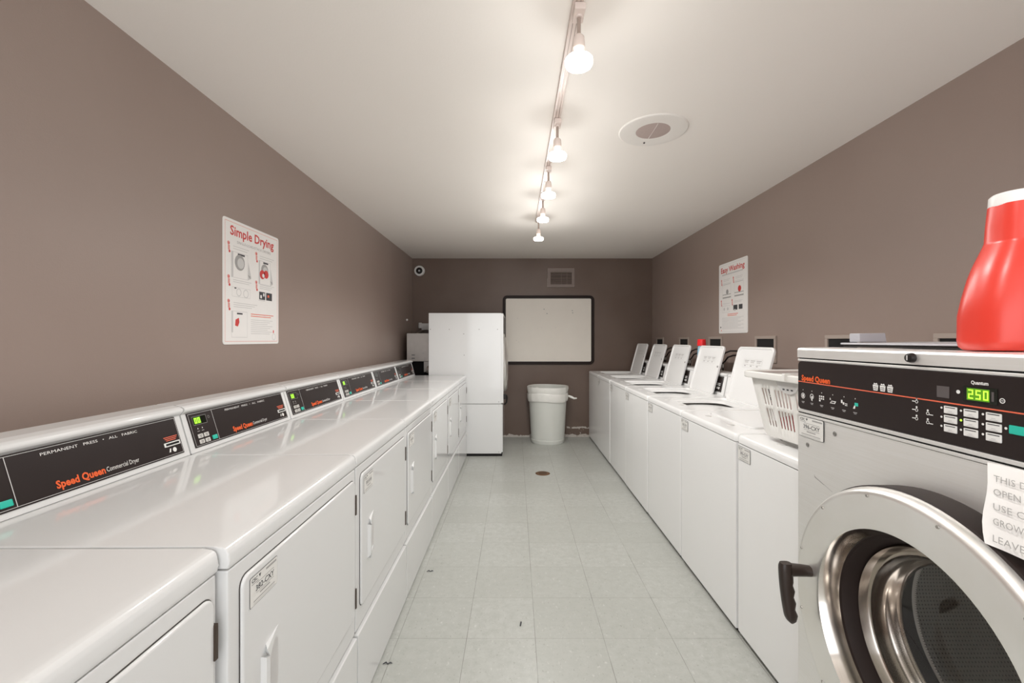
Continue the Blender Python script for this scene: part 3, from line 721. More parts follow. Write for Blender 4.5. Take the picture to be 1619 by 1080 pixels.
# door: deep ring with rolled rim, porthole lip, gasket, glass
DC = (FX, yc, zc)
b = MB(); b.lathe([(R-0.004, 0.0), (R, -0.012), (R, -0.060), (R-0.003, -0.072), (R-0.010, -0.079), (R-0.018, -0.081), (0.236, -0.080), (0.229, -0.078)], DC, 'x', 96, 'steel_door')
for i in range(12):
    a = 2*pi*(i+0.5)/12; y_, z_ = yc+(R-0.018)*cos(a), zc+(R-0.018)*sin(a)
    b.lathe([(0, -0.0835), (0.003, -0.083), (0.0035, -0.081)], (FX, y_, z_), 'x', 8, 'screw')
dr = b.build('door', t, O)
b = MB(); b.lathe([(R+0.002, 0.0), (R+0.003, -0.010), (R+0.003, -0.056), (R-0.001, -0.060)], DC, 'x', 96, 'rubber'); b.build('door_side_band', dr, O)
b = MB(); b.lathe([(0.229, -0.078), (0.225, -0.070), (0.219, -0.050), (0.215, -0.030)], DC, 'x', 96, 'chrome'); b.build('porthole_lip', dr, O)
b = MB(); b.lathe([(0.216, -0.036), (0.210, -0.034), (0.204, -0.020), (0.200, 0.0), (0.198, 0.02)], DC, 'x', 96, 'rubber'); b.build('gasket', dr, O)
b = MB(); b.lathe([(0.200, 0.0), (0.195, -0.006), (0.190, 0.008), (0.186, 0.016), (0.179, 0.010), (0.176, 0.034), (0.170, 0.040), (0.168, 0.050), (0.163, 0.056), (0.160, 0.066)], DC, 'x', 96, 'chrome'); b.build('glass_retainer', dr, O)
b = MB(); b.lathe([(0.0, 0.080), (0.09, 0.079), (0.135, 0.074), (0.161, 0.062)], DC, 'x', 64, 'glass'); b.build('door_glass', dr, O)
b = MB(); b.lathe([(0.251, 0.05), (0.21, 0.06), (0.200, 0.09), (0.200, 0.125), (0.205, 0.13)], DC, 'x', 96, 'rubber'); b.build('tub_seal', t, O)
b = MB(); b.lathe([(0.196, 0.132), (0.205, 0.126), (0.215, 0.132), (0.34, 0.138), (0.345, 0.15), (0.345, 0.68)], (0, 0, 0), 'x', 96, 'drum')
for i in range(3):
    a = 2*pi*i/3+0.75; ca, sa = cos(a), sin(a)
    def P(r, w_, x): return (x, r*ca-w_*sa, r*sa+w_*ca)
    b.loft([[P(0.345, -0.055, 0.15), P(0.26, -0.015, 0.17), P(0.26, 0.015, 0.17), P(0.345, 0.055, 0.15)], [P(0.345, -0.055, 0.68), P(0.26, -0.015, 0.66), P(0.26, 0.015, 0.66), P(0.345, 0.055, 0.68)]], 'drum', True, True, False)
dm = b.build('drum', t, (0, 0, 0)); dm.location = Vector(DC)-O
b = MB(); b.lathe([(0.345, 0.68), (0.30, 0.675), (0.22, 0.66), (0.10, 0.665), (0.03, 0.64), (0.0, 0.635)], DC, 'x', 64, 'steel'); b.build('drum_back', t, O)
# lever handle on the far side of the ring
b = MB()
hx, hy, hz = FX-0.078, 1.094, 0.748
b.lathe([(0.0, -0.002), (0.017, -0.002), (0.016, 0.006)], (hx, hy, hz), 'x', 16, 'chrome')
b.tube([(hx, hy, hz), (hx-0.025, hy, hz+0.002), (hx-0.056, hy, hz+0.004)], [0.013, 0.0145, 0.016], 'handlepl', 16)
grip = []
for k in range(21):
    f = k/20; z = hz+0.021-0.152*f
    x = hx-0.063+0.016*f*f
    end = 1.0 if f < 0.86 else max(0.25, (1-((f-0.86)/0.14)**2)**0.5)
    top = 1.0 if f > 0.06 else 0.80+0.2*f/0.06
    wx = (0.0165-0.003*f)*end*top; wy = 0.0125*end*top
    fin = 0.0022*sin(f*pi*10) if 0.25 < f < 0.9 else 0
    L = []
    for q in range(18):
        a = 2*pi*q/18; cx, sy = math.copysign(abs(cos(a))**0.7, cos(a)), math.copysign(abs(sin(a))**0.7, sin(a))
        L.append((x+wx*cx+(fin if cx > 0.3 else 0), hy+wy*sy, z))
    grip.append(L)
b.loft(grip, 'handlepl', True, True, True); b.build('handle', dr, O)
# supply dispenser cover on top: thin sloping lid with an upright flap
b = MB(); b.prism([(0.93, FZ+0.002), (0.93, FZ+0.009), (1.20, FZ+0.012), (1.20, FZ+0.002)], 'y', 0.895, 1.235, 'blackpl', False, 0.002)
b.prism([(0.925, FZ+0.009), (0.925, FZ+0.014), (1.20, FZ+0.017), (1.20, FZ+0.012)], 'y', 0.892, 1.240, 'lidgrey', False, 0.002); dc_ = b.build('dispenser_cover', t, O)
b = MB(); b.prism([(0.945, FZ+0.016), (0.945, FZ+0.040), (1.016, FZ+0.041), (1.020, FZ+0.016)], 'y', 1.195, 1.232, 'lidgrey', False, 0.002); b.build('dispenser_flap', dc_, O)
# taped paper notice, one corner curled
b = MB(); ny, nz = 24, 8; vs = []; fs = []
TL, BL, TR, BR = Vector((0.8165, 0.751, 1.118)), Vector((0.762, 0.703, 1.001)), Vector((0.8165, 0.535, 1.126)), Vector((0.775, 0.487, 0.990))
for j in range(nz+1):
    for i in range(ny+1):
        a, c_ = i/ny, j/nz
        p = BL.lerp(BR, a).lerp(TL.lerp(TR, a), c_)
        p.y += 0.003*sin(c_*7)*(1-a)**3; p.x -= 0.004*sin(pi*c_)*(1-a) + 0.004*max(0, 1-a*10)*(1-c_)
        vs.append(p)
for j in range(nz):
    for i in range(ny): q = j*(ny+1)+i; fs.append((q, q+1, q+ny+2, q+ny+1))
b.raw(vs, fs, 'paper', True, True)
fn = Frame(BL, (0, -1, 0.01), TL-BL)
for st, z, wd in (('THIS D', 0.106, 0.048), ('OPEN', 0.083, 0.039), ('USE C', 0.058, 0.044), ('GROW', 0.034, 0.043), ('LEAVE', 0.0065, 0.044)):
    b.text(st, fn, 0.0130, z, 0.0110, 'grey', wd, 0, 0.0062)
tag(b.build('paper_notice'), 'white paper notice taped to the stainless front loader above its door', 'notice')

# ------------------------------------------------------------------ big red detergent bottle on the front loader
b = MB(); bc = Vector((0.948, 0.82, FZ+0.003)); loops = []
prof = [(0.0, 0.084, 0.052), (0.006, 0.090, 0.058), (0.018, 0.092, 0.060), (0.066, 0.091, 0.060), (0.101, 0.0835, 0.057), (0.137, 0.0735, 0.053), (0.161, 0.0645, 0.049), (0.185, 0.0535, 0.044), (0.200, 0.0465, 0.041), (0.206, 0.0440, 0.040), (0.232, 0.0425, 0.039), (0.274, 0.0385, 0.037)]
for z, a, c_ in prof:
    loops.append([bc+Vector((a*math.copysign(abs(cos(q))**0.8, cos(q)) , c_*math.copysign(abs(sin(q))**0.8, sin(q)), z)) for q in [2*pi*i/40 for i in range(40)]])
t = empty('detergent_bottle', bc, 'big red plastic detergent bottle with white cap on top of the stainless washer', 'bottle')
b.loft(loops, 'red_pl', True, True, True)
b.build('bottle_body', t, bc)
b = MB(); b.tube([bc+Vector((0.025, 0, 0.250)), bc+Vector((0.060, 0, 0.250)), bc+Vector((0.088, 0, 0.225)), bc+Vector((0.098, 0, 0.17)), bc+Vector((0.086, 0, 0.08))], [0.014, 0.015, 0.016, 0.016, 0.014], 'red_pl', 12); b.build('bottle_handle', t, bc)
b = MB(); b.lathe([(0.0, 0.272), (0.038, 0.271), (0.040, 0.275), (0.039, 0.292), (0.035, 0.296), (0, 0.296)], bc-Vector((0.0, 0, 0)), 'z', 32, 'cap_white'); b.build('cap', t, bc)

# second bottle behind a raised lid, standing on a washer console
b3 = Vector((1.655, 3.87, 1.0775))
t = empty('detergent_bottle', b3, 'small pale blue bottle with bright red cap standing behind a raised washer lid', 'bottle')
b = MB(); b.loft([[b3+Vector((a*cos(q), c_*sin(q), z)) for q in [2*pi*i/24 for i in range(24)]] for z, a, c_ in ((0, 0.032, 0.034), (0.01, 0.035, 0.037), (0.12, 0.035, 0.037), (0.165, 0.032, 0.034), (0.19, 0.028, 0.034), (0.20, 0.027, 0.030))], 'blue_pl'); b.build('bottle_body', t, b3)
b = MB(); b.lathe([(0, 0.198), (0.036, 0.198), (0.037, 0.205), (0.034, 0.252), (0.030, 0.256), (0, 0.256)], b3, 'z', 24, 'cap_red'); b.build('cap', t, b3)

# ------------------------------------------------------------------ laundry basket on the nearest washer
t = empty('laundry_basket', (1.245, 1.655, WZ+0.0235), 'white slotted plastic laundry basket standing on the nearest washer', 'basket', None, radians(5))
HB = 0.262
def bloop(z, extra=0.0):
    f = z/HB; w_, l_ = 0.345+0.075*f+2*extra, 0.500+0.095*f+2*extra; r_ = 0.075
    pts = []
    def side(n, p0, p1):
        for i in range(n): pts.append((p0[0]+(p1[0]-p0[0])*i/n, p0[1]+(p1[1]-p0[1])*i/n))
    def corner(cx, cy, a0, n=6):
        for i in range(n): a = radians(a0+90*i/n); pts.append((cx+r_*cos(a), cy+r_*sin(a)))
    hw, hl = w_/2, l_/2
    side(44, (hw, -hl+r_), (hw, hl-r_)); corner(hw-r_, hl-r_, 0)
    side(28, (hw-r_, hl), (-hw+r_, hl)); corner(-hw+r_, hl-r_, 90)
    side(44, (-hw, hl-r_), (-hw, -hl+r_)); corner(-hw+r_, -hl+r_, 180)
    side(28, (-hw+r_, -hl), (hw-r_, -hl)); corner(hw-r_, -hl+r_, 270)
    return [(x, y, z) for x, y in pts]
zs = [0.0, 0.012, 0.048, 0.118, 0.134, 0.200, 0.222, HB]
vs = []; fs = []; n = None
for z in zs:
    L = bloop(z, -0.006 if z == 0 else 0.0); n = len(L); vs += L
def slot(i):     # long sides then short sides, in bundles of slots
    if i < 44: j = i
    elif i < 50: return False
    elif i < 78: j = i-50
    elif i < 84: return False
    elif i < 128: j = i-84
    elif i < 134: return False
    elif i < 162: j = i-134
    else: return False
    return j % 2 == 1 and (j % 22) not in (9, 21, 20) and j > 1
for k in range(len(zs)-1):
    for i in range(n):
        if k in (2, 4) and slot(i): continue
        if k == 5 and i in (101, 103, 105, 107, 109): pass
        q = (i+1) % n; fs.append((k*n+i, k*n+q, (k+1)*n+q, (k+1)*n+i))
fs.append(tuple(range(n))[::-1])
b = MB(); b.raw(vs, fs, 'basket', True, True); bo = b.build('basket_body', t)
sm = bo.modifiers.new('thickness', 'SOLIDIFY'); sm.thickness = 0.003; sm.offset = -1
b = MB()
sec = [(0.002, -0.022), (0.014, -0.022), (0.017, -0.018), (0.017, 0.001), (0.012, 0.005), (-0.004, 0.005), (-0.008, 0.001), (-0.008, -0.003), (0.0, -0.004)]
loops = [[(p[0], p[1], HB+dz) for p in bloop(HB, dx)] for dx, dz in sec]
b.loft(loops+[loops[0]], 'basket', False, False, True)
b.build('rim', t)
b = MB()       # hand-hold on the long side facing the aisle: raised half-round surround with three little vents
hb = Frame((-0.2035, 0.02, 0.203), (0, -1, 0), (-0.14, 0, 1))
b.poly(hb, [(0.060*cos(radians(a)), 0.036+0.046*sin(radians(a))) for a in range(180, 361, 15)], 'lgrey', 0.003)
for u in (-0.022, 0.0, 0.022): b.rrect(hb, u-0.006, u+0.006, 0.004, 0.010, 0.002, 'ink', 0.0036)
b.build('hand_hold', t)
b = MB(); b.box(-0.236, -0.205, 0.00, 0.016, HB-0.020, HB+0.011, 'basket', 0.003); b.build('rim_clip', t)
# red washing lying in it
rc = (1.245, 1.655, WZ+0.027)
b = MB(); loops = []
for z, f in ((0.0, 0.80), (0.022, 0.97), (0.050, 0.98), (0.070, 0.80), (0.078, 0.45), (0.080, 0.1)):
    loops.append([(rc[0]+0.162*f*math.copysign(abs(cos(q))**0.5, cos(q))*(1+0.03*sin(5*q+z*60)), rc[1]+0.235*f*math.copysign(abs(sin(q))**0.5, sin(q))*(1+0.03*sin(7*q)), rc[2]+z+0.010*f*sin(q*4)*min(1, z*30)) for q in [2*pi*i/36 for i in range(36)]])
b.loft(loops, 'cloth_red', True, True, True)
tag(b.build('folded_cloth', None, rc), 'red cloth lying in the bottom of the laundry basket', 'cloth').location = rc

# ------------------------------------------------------------------ bin with liner at the back wall
bx, by = 0.420, 5.675
t = empty('trash_can', (bx, by, 0), 'round grey plastic trash can with white liner against the back wall', 'trash can')
O = t.location
b = MB(); b.lathe([(0.0, 0.0), (0.208, 0.0), (0.216, 0.010), (0.219, 0.050), (0.214, 0.056), (0.216, 0.062), (0.246, 0.60), (0.252, 0.66), (0.262, 0.70), (0.262, 0.715), (0.252, 0.715), (0.24, 0.66), (0.20, 0.06), (0, 0.06)], (bx, by, 0), 'z', 48, 'can'); b.build('can_body', t, O)
b = MB(); loops = []
for r_, z, wob in ((0.225, 0.50, 0.01), (0.240, 0.66, 0.006), (0.258, 0.722, 0.002), (0.268, 0.724, 0.002), (0.270, 0.700, 0.003), (0.262, 0.660, 0.004), (0.256, 0.645, 0.003), (0.264, 0.630, 0.004), (0.262, 0.575, 0.005), (0.257, 0.545, 0.004), (0.252, 0.540, 0.003)):
    loops.append([(bx+(r_+wob*sin(11*q+z*40)*0.6+wob*sin(17*q))*cos(q), by+min(r_, 0.268)*sin(q), z+0.008*sin(3*q+1)*(1 if z < 0.7 else 0.3)) for q in [2*pi*i/64 for i in range(64)]])
b.loft(loops, 'bag', False, False, True); b.build('bin_liner', t, O)
b = MB(); b.tube([(bx+0.255, by-0.05, 0.605), (bx+0.30, by-0.07, 0.590), (bx+0.335, by-0.07, 0.572), (bx+0.37, by-0.07, 0.575)], [0.012, 0.016, 0.013, 0.009], 'bag', 10); b.build('liner_knot', t, O)

# ------------------------------------------------------------------ back wall: framed board, vent, camera
t = empty('framed_board', (0.45, YB, 1.46), 'blank cream board in a rounded dark brown frame on the back wall', 'board')
O = t.location; bw, bh, bcx, bcz = 1.246, 0.940, 0.450, 1.461
b = MB(); fb = Frame((bcx, YB-0.012, bcz), (1, 0, 0), (0, 0, 1))
b.obox(fb, -bw/2+0.03, bw/2-0.03, -bh/2+0.03, bh/2-0.03, -0.010, 0.0, 'board')
for u, v in ((-0.06, 0.285), (-0.02, 0.225), (0.325, 0.265), (0.33, 0.235)): b.disc(fb, u, v, 0.007, 'grey')
for u, v in ((-0.42, 0.16), (-0.405, -0.165), (-0.435, -0.14), (-0.15, 0.02), (-0.09, 0.03), (0.10, 0.03)): b.disc(fb, u, v, 0.004, 'lgrey')
b.build('board_face', t, O)
b = MB(); loops = []
for i, y in ((0.0, YB-0.001), (0.0, YB-0.020), (0.003, YB-0.024), (0.037, YB-0.024), (0.040, YB-0.020), (0.040, YB-0.006)):
    loops.append([(p[0], y, p[1]) for p in rr(bw-2*i, bh-2*i, 0.060-i, 8, bcx, bcz)])
b.loft(loops, 'board_frame', False, False, True); b.build('frame', t, O)

vx0, vx1, vz0, vz1 = 0.436, 0.805, 2.044, 2.302
t = empty('air_vent', ((vx0+vx1)/2, YB, (vz0+vz1)/2), 'taupe painted louvred air vent high on the back wall', 'vent'); O = t.location
b = MB(); yv = YB-0.016
ix0, ix1, iz0, iz1 = 0.480, 0.768, 2.085, 2.250
b.box(vx0, vx1, yv, YB, vz0, iz0, 'ventpaint', 0.003); b.box(vx0, vx1, yv, YB, iz1, vz1, 'ventpaint', 0.003); b.box(vx0, ix0, yv, YB, iz0, iz1, 'ventpaint'); b.box(ix1, vx1, yv, YB, iz0, iz1, 'ventpaint')
b.box(vx0+0.004, vx1-0.004, YB-0.020, YB-0.014, vz1-0.005, vz1-0.002, 'boxtrim'); b.box(vx0-0.002, vx0+0.003, YB-0.018, YB-0.002, vz0, vz0+0.12, 'boxtrim')
b.build('frame', t, O)
b = MB(); b.box(ix0-0.002, ix1+0.002, YB-0.004, YB-0.001, iz0-0.002, iz1+0.002, 'void'); b.build('duct_back', t, O)
b = MB()
for k in range(8):
    z = iz0+0.008+k*(iz1-iz0-0.008)/7.6
    b.loft([[(ix0, YB-0.015, z-0.004), (ix0, YB-0.013, z-0.005), (ix0, YB-0.005, z+0.009), (ix0, YB-0.007, z+0.010)], [(ix1, YB-0.015, z-0.004), (ix1, YB-0.013, z-0.005), (ix1, YB-0.005, z+0.009), (ix1, YB-0.007, z+0.010)]], 'ventpaint', True, True, False)
for x in (0.625, 0.70): b.box(x, x+0.004, YB-0.018, YB-0.004, iz0, iz1, 'ventpaint')
b.build('louvres', t, O)

t = empty('security_camera', (-1.31, YB, 2.268), 'round white ring with dark lens high in the far left corner', 'camera'); O = t.location
b = MB(); b.lathe([(0.044, -0.030), (0.050, -0.036), (0.064, -0.034), (0.071, -0.020), (0.072, 0.0)], O, 'y', 32, 'white'); b.build('housing', t, O)
b = MB(); b.lathe([(0.0, -0.034), (0.02, -0.032), (0.036, -0.026), (0.046, -0.018)], O, 'y', 32, 'blackpl'); b.build('lens_dome', t, O)
b = MB(); b.lathe([(0.0, -0.040), (0.010, -0.039), (0.013, -0.032)], O, 'y', 16, 'lgrey'); b.build('lens', t, O)

# ------------------------------------------------------------------ posters
def machine(b, fr, u, v, w_, h_, red=False):
    b.outline(fr, u, u+w_, v, v+h_, 0.002, 'lgrey'); b.rect(fr, u+w_*0.38, u+w_*0.80, v+h_*0.90, v+h_*0.97, 'ink')
    b.rect(fr, u+w_*0.02, u+w_*0.12, v, v+h_, 'lgrey', 0.0006); b.poly(fr, [(u+w_, v), (u+w_*1.22, v+h_*0.10), (u+w_*1.02, v+h_*0.75)], 'lgrey'); b.poly(fr, [(u+w_*0.98, v+h_*0.22), (u+w_*1.15, v+h_*0.05), (u+w_*1.15, v+h_*0.18)], 'grey', 0.0008)
    b.disc(fr, u+w_*0.50, v+h_*0.62, w_*0.30, 'grey', 0.0008, 20); b.disc(fr, u+w_*0.55, v+h_*0.60, w_*0.20, 'lgrey', 0.0010, 20)
    if red:
        b.disc(fr, u+w_*0.30, v+h_*0.42, w_*0.22, 'red_ink', 0.0012, 14); b.disc(fr, u+w_*0.62, v+h_*0.46, w_*0.20, 'red_ink', 0.0012, 14); b.disc(fr, u+w_*0.38, v+h_*0.38, w_*0.10, 'paper', 0.0014, 12)
def lines(b, fr, u, v, w_, k, gap, m='lgrey', t_=0.003):
    for i in range(k): b.rect(fr, u, u+w_*(1-0.12*((i*7) % 3)), v-gap*i, v-gap*i+t_, m)
def step(b, fr, u, v):
    b.disc(fr, u, v, 0.010, 'pink', 0.0007, 10); b.rect(fr, u-0.004, u+0.010, v-0.034, v-0.010, 'pink', 0.0007); b.rect(fr, u+0.000, u+0.006, v-0.006, v+0.004, 'red_ink', 0.0009); b.disc(fr, u+0.007, v-0.040, 0.007, 'red_ink', 0.0009, 10)
PW, PH = 0.490, 0.622
def sheet(b, fr, border):
    b.loft([[fr.p(p[0], p[1], n_) for p in rr(PW-2*i, PH-2*i, 0.014, 4, PW/2, PH/2)] for i, n_ in ((0, -0.003), (0, 0.0), (0.0005, 0.0004))], 'paper', True, True, False)
    b.outline(fr, 0.014, PW-0.014, 0.014, PH-0.014, 0.0016, border)
o = (XL+0.0035, 2.092, 1.306); fr = Frame(o, (0, 1, 0), (0, 0, 1))
b = MB(); sheet(b, fr, 'redline')
b.text('Simple Drying', fr, 0.052, 0.545, 0.046, 'red_ink', 0.385, 0.022); b.text('SINGLE-LOAD/STACK DRYERS', fr, 0.105, 0.510, 0.013, 'grey', 0.300)
for (u, v) in ((0.040, 0.500), (0.268, 0.490), (0.040, 0.335), (0.268, 0.335), (0.040, 0.215)): step(b, fr, u, v)
lines(b, fr, 0.075, 0.490, 0.13, 2, 0.012); machine(b, fr, 0.060, 0.335, 0.135, 0.130)
lines(b, fr, 0.300, 0.482, 0.14, 2, 0.012); machine(b, fr, 0.290, 0.330, 0.115, 0.130, True)
lines(b, fr, 0.075, 0.322, 0.15, 2, 0.010); b.outline(fr, 0.066, 0.215, 0.240, 0.288, 0.0016, 'lgrey'); b.ring(fr, 0.120, 0.264, 0.016, 0.020, 'lgrey'); b.ring(fr, 0.178, 0.262, 0.018, 0.022, 'lgrey'); b.rect(fr, 0.085, 0.100, 0.280, 0.288, 'ink')
lines(b, fr, 0.300, 0.325, 0.14, 3, 0.010); b.rect(fr, 0.295, 0.352, 0.245, 0.288, 'ink'); b.rect(fr, 0.362, 0.420, 0.245, 0.288, 'ink'); b.rect(fr, 0.305, 0.320, 0.252, 0.270, 'paper', 0.001); b.rect(fr, 0.332, 0.345, 0.265, 0.282, 'paper', 0.001); b.rect(fr, 0.374, 0.392, 0.262, 0.276, 'redline', 0.001); b.rect(fr, 0.290, 0.350, 0.238, 0.242, 'lgrey')
lines(b, fr, 0.078, 0.208, 0.20, 3, 0.010)
b.outline(fr, 0.062, 0.190, 0.035, 0.168, 0.002, 'lgrey'); b.rect(fr, 0.062, 0.074, 0.060, 0.168, 'lgrey'); b.rect(fr, 0.105, 0.150, 0.152, 0.160, 'ink'); b.poly(fr, [(0.090, 0.095), (0.112, 0.090), (0.124, 0.112), (0.120, 0.135), (0.094, 0.125)], 'red_ink')
lines(b, fr, 0.220, 0.158, 0.215, 2, 0.011, 'redline', 0.004); lines(b, fr, 0.220, 0.128, 0.205, 8, 0.0105, 'lgrey', 0.0028)
b.rect(fr, 0.430, 0.440, 0.062, 0.078, 'red_ink'); b.ring(fr, 0.440, 0.040, 0.016, 0.019, 'lgrey')
tag(b.build('drying_instruction_sign', None, o), 'white sign with red Simple Drying heading on the left wall', 'sign').location = o
o = (XR-0.0035, 3.985, 1.385); fr = Frame(o, (0, -1, 0), (0, 0, 1))
b = MB(); sheet(b, fr, 'lgrey')
b.text('Easy Washing', fr, 0.040, 0.540, 0.046, 'red_ink', 0.405, 0.020); lines(b, fr, 0.060, 0.515, 0.36, 1, 0.01, 'lgrey', 0.010)
for (u, v) in ((0.050, 0.475), (0.262, 0.475), (0.045, 0.290), (0.240, 0.285)): step(b, fr, u, v)
for u in (0.070, 0.280):
    lines(b, fr, u+0.015, 0.475, 0.12, 2, 0.012); b.outline(fr, u, u+0.150, 0.310, 0.445, 0.002, 'lgrey'); b.rect(fr, u, u+0.150, 0.312, 0.322, 'grey'); b.rect(fr, u, u+0.150, 0.340, 0.346, 'grey'); b.disc(fr, u+0.085, 0.365, 0.022, 'grey', 0.0008, 14); b.rect(fr, u+0.01, u+0.14, 0.430, 0.436, 'lgrey')
b.disc(fr, 0.365, 0.372, 0.026, 'red_ink', 0.001, 14)
b.outline(fr, 0.065, 0.200, 0.185, 0.245, 0.002, 'lgrey'); b.disc(fr, 0.10, 0.215, 0.014, 'lgrey'); b.disc(fr, 0.165, 0.215, 0.014, 'lgrey'); lines(b, fr, 0.075, 0.262, 0.13, 1, 0.01)
lines(b, fr, 0.275, 0.272, 0.14, 2, 0.010); b.rect(fr, 0.262, 0.330, 0.198, 0.240, 'ink'); b.rect(fr, 0.352, 0.412, 0.200, 0.240, 'ink'); b.rect(fr, 0.275, 0.30, 0.190, 0.205, 'lgrey', 0.001)
lines(b, fr, 0.160, 0.165, 0.18, 2, 0.013, 'redline', 0.005); lines(b, fr, 0.060, 0.135, 0.37, 10, 0.0105, 'lgrey', 0.003); b.disc(fr, 0.035, 0.055, 0.008, 'ink'); b.disc(fr, 0.045, 0.026, 0.006, 'redline')
tag(b.build('washing_instruction_sign', None, o), 'white sign with red Easy Washing heading on the right wall', 'sign').location = o

# ------------------------------------------------------------------ recessed water boxes and hoses on the right wall
blab = ['recessed black box in the right wall, half hidden by the red bottle', 'recessed black box in the right wall, directly above the pale flap on the front loader',
        'recessed black box with wide taupe frame in the right wall above the nearest raised lid', 'recessed black box in the right wall beside the red bottle cap',
        'recessed black box in the right wall behind the third raised lid from the back wall', 'recessed black box in the right wall nearest the back wall corner']
b = MB(); y0, y1, z0, z1 = -0.135, 0.135, -0.10, 0.095
for a in ((y0, y1, z1-0.022, z1), (y0, y1, z0, z0+0.022), (y0, y0+0.022, z0+0.022, z1-0.022), (y1-0.022, y1, z0+0.022, z1-0.022)): b.box(-0.012, 0.0, *a, 'boxtrim', 0.002)
t = empty('water_outlet_box', (XR, 3.243, 1.262), '', 'outlet box', 'recessed water boxes along the right wall')
b.build('frame', t); b = MB(); b.box(-0.003, -0.0005, y0+0.02, y1-0.02, z0+0.02, z1-0.02, 'void'); b.build('recess', t)
for yy in (0.05, -0.05):
    b = MB(); b.lathe([(0, -0.03), (0.012, -0.03), (0.012, 0.0)], (-0.004, yy, -0.02), 'x', 12, 'copper'); b.build('valve', t)
for i, y in enumerate((1.80, 2.478, 3.243, 4.053, 4.810, 5.610)):
    o = t if i == 0 else copy_tree(t)
    o.location = (XR, y, 1.262); o['label'] = blab[i]
hl = ['black hoses looping behind the nearest raised lid', 'black hoses looping behind the second and third raised lids from the front', 'black hoses looping between the two farthest raised lids']
for i, (y, z) in enumerate(((3.78, 1.225), (4.48, 1.22), (5.20, 1.22))):
    b = MB()
    for d, dz in ((0.0, 0.0), (0.05, -0.035)):
        b.tube([(XR-0.09, y-d, 1.05), (XR-0.09, y-d, 1.13), (XR-0.08, y-d-0.008, 1.175+dz), (XR-0.07, y-d-0.045, 1.215+dz), (XR-0.05, y-d-0.10, 1.234+dz), (XR-0.03, y-d-0.22, 1.236+dz)], 0.0068, 'blackpl', 8)
        b.lathe([(0, 0.0), (0.014, 0.0), (0.014, 0.03), (0, 0.03)], (XR-0.09, y-d, 1.090), 'z', 10, 'screw')
    tag(b.build('water_hose'), hl[i], 'hose', 'water hoses on the right wall')

# ------------------------------------------------------------------ ceiling speaker, floor drain, scraps on the floor
t = empty('ceiling_speaker', (0.73, 2.31, ZC), 'round white speaker set flush in the ceiling', 'speaker'); O = t.location
b = MB(); b.lathe([(0.088, -0.003), (0.092, -0.005), (0.150, -0.006), (0.170, -0.007), (0.176, -0.004), (0.178, 0.0)], O, 'z', 48, 'speaker'); b.build('bezel', t, O)
b = MB(); b.lathe([(0.0, -0.006), (0.06, -0.005), (0.0895, -0.003)], O, 'z', 32, 'speakergrille'); b.box(O.x-0.001, O.x+0.001, O.y-0.085, O.y+0.085, ZC-0.0065, ZC-0.004, 'speaker'); b.build('grille', t, O)
b = MB(); b.lathe([(0, -0.0125), (0.005, -0.0125), (0.005, -0.008)], (O.x-0.01, O.y+0.125, ZC), 'z', 8, 'ink'); b.build('screw', t, O)
b = MB(); b.lathe([(0.0, 0.004), (0.05, 0.004), (0.066, 0.003), (0.073, 0.0005)], (0.271, 4.325, 0), 'z', 32, 'drain')
for i in range(5): b.box(0.271-0.040, 0.271+0.040, 4.325-0.034+0.016*i, 4.325-0.030+0.016*i, 0.0035, 0.0044, 'void')
tag(b.build('floor_drain', None, (0.271, 4.325, 0)), 'small round brown drain cover in the floor', 'drain').location = (0.271, 4.325, 0)
for i, (x, y, lb) in enumerate(((-0.490, 2.49, 'dark scrap on the floor close to the dryers'), (0.022, 2.03, 'dark speck in the middle of the floor'), (-0.525, 1.78, 'dark scrap on the floor by the nearest dryers'))):
    b = MB(); b.tube([(-0.018, 0, 0.003), (-0.006, 0.006, 0.006), (0.002, 0.001, 0.003), (0.012, 0.006, 0.005), (0.02, 0.004, 0.003)] if i != 1 else [(0, -0.012, 0.003), (0.004, 0.012, 0.004)], [0.0015, 0.003, 0.002, 0.003, 0.001] if i != 1 else [0.003, 0.004], 'ink', 6)
    o = b.build('floor_scrap'); o.location = (x, y, 0); tag(o, lb, 'scrap', 'scraps on the floor')

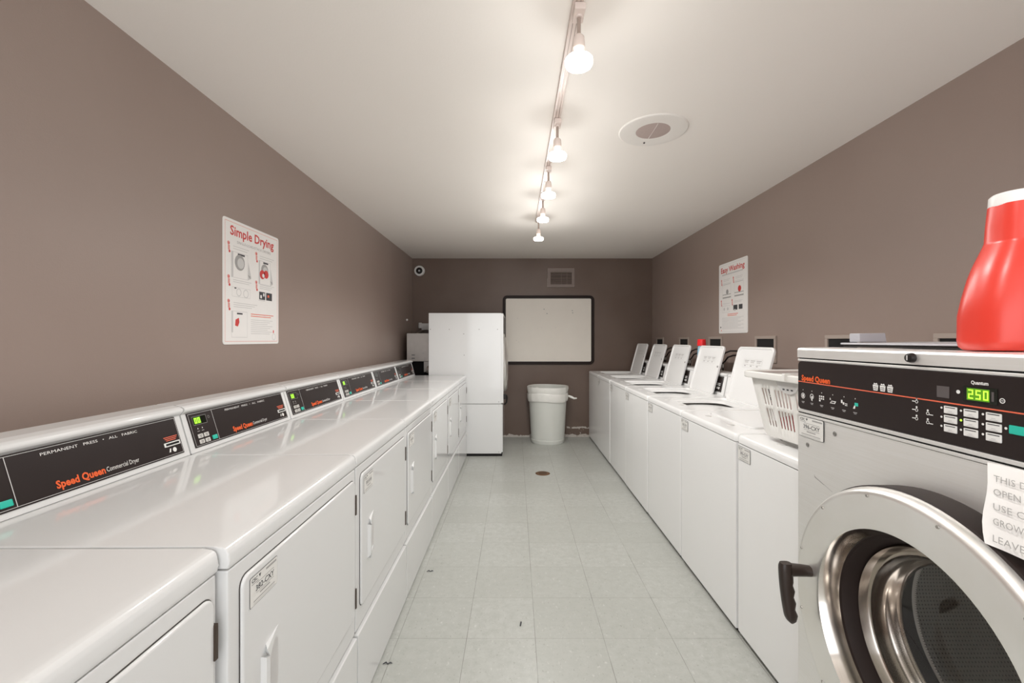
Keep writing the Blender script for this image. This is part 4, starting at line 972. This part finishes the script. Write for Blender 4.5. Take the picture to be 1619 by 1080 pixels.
# ------------------------------------------------------------------ track and lamps
b = MB(); b.box(0.186, 0.220, YF+0.05, 4.06, ZC-0.020, ZC, 'lampmetal', 0.002); b.box(0.196, 0.199, YF+0.05, 4.055, ZC-0.0208, ZC-0.018, 'stem'); b.box(0.209, 0.212, YF+0.05, 4.055, ZC-0.0208, ZC-0.018, 'stem')
for y in (1.30, 1.72, 2.6, 3.0): b.lathe([(0, -0.022), (0.004, -0.022), (0.004, -0.018)], (0.2035, y, ZC), 'z', 8, 'ink')
tag(b.build('lighting_track'), 'long straight lamp track along the ceiling', 'light track')
def make_lamp():
    t = empty('track_lamp', (0, 0, 0), '', 'lamp', 'track lamps on the ceiling rail')
    b = MB(); b.box(-0.018, 0.018, -0.035, 0.035, -0.044, -0.0205, 'lampmetal', 0.004); b.lathe([(0, -0.050), (0.012, -0.050), (0.014, -0.043)], (0, 0, 0), 'z', 16, 'lampmetal'); b.build('adapter', t)
    b = MB(); b.lathe([(0.0065, -0.118), (0.0065, -0.048)], (0, 0, 0), 'z', 12, 'stem'); b.build('stem', t)
    b = MB(); b.lathe([(0, -0.108), (0.013, -0.108), (0.018, -0.114), (0.020, -0.135), (0.020, -0.150), (0.018, -0.152), (0, -0.152)], (0, 0, 0), 'z', 20, 'lampmetal'); b.build('socket', t)
    b = MB(); b.lathe([(0.0165, -0.150), (0.018, -0.166), (0.021, -0.177)], (0, 0, 0), 'z', 24, 'bulbdim')
    b.lathe([(0.021, -0.177), (0.041, -0.183), (0.046, -0.189), (0.046, -0.201), (0.043, -0.207), (0.030, -0.211), (0.0, -0.212)], (0, 0, 0), 'z', 32, 'bulb')
    b.lathe([(0.017, -0.2125), (0.022, -0.2118)], (0, 0, 0), 'z', 24, 'filament'); b.build('bulb', t)
    return t
llab = ['nearest and largest track lamp, at the top edge of the photo', 'second track lamp from the camera, beside the ceiling speaker', 'middle one of the five track lamps', 'fourth track lamp from the camera, last but one', 'farthest track lamp, at the end of the rail near the back wall']
lamp = make_lamp()
om = bpy.data.lights.new('bulb_glow', 'POINT'); om.energy = OMNI_W; om.color = LAMP_COL; om.shadow_soft_size = 0.036
sp = bpy.data.lights.new('bulb_beam', 'SPOT'); sp.energy = SPOT_W; sp.color = LAMP_COL; sp.spot_size = radians(165); sp.spot_blend = 0.6; sp.shadow_soft_size = 0.045
for i, y in enumerate(LAMP_Y+LAMP_UNSEEN_Y):
    o = lamp if i == 0 else copy_tree(lamp)
    o.location = (LAMP_X, y, ZC); o['label'] = llab[i] if i < 5 else 'unseen track lamp added on the rail above the camera'
om2, sp2 = om.copy(), sp.copy(); om2.energy *= 1.5; sp2.energy *= 1.5      # extra energy on the two far lamps to lift the dim far end
for o in [o for o in COL.objects if o.name.startswith('track_lamp')]:
    far = o.location.y > 3.0
    for nm, d, z in (('bulb_glow', om2 if far else om, -0.242), ('bulb_beam', sp2 if far else sp, -0.262)):
        l = bpy.data.objects.new(nm, d); COL.objects.link(l); l.parent = o; l.location = (0, 0, z)
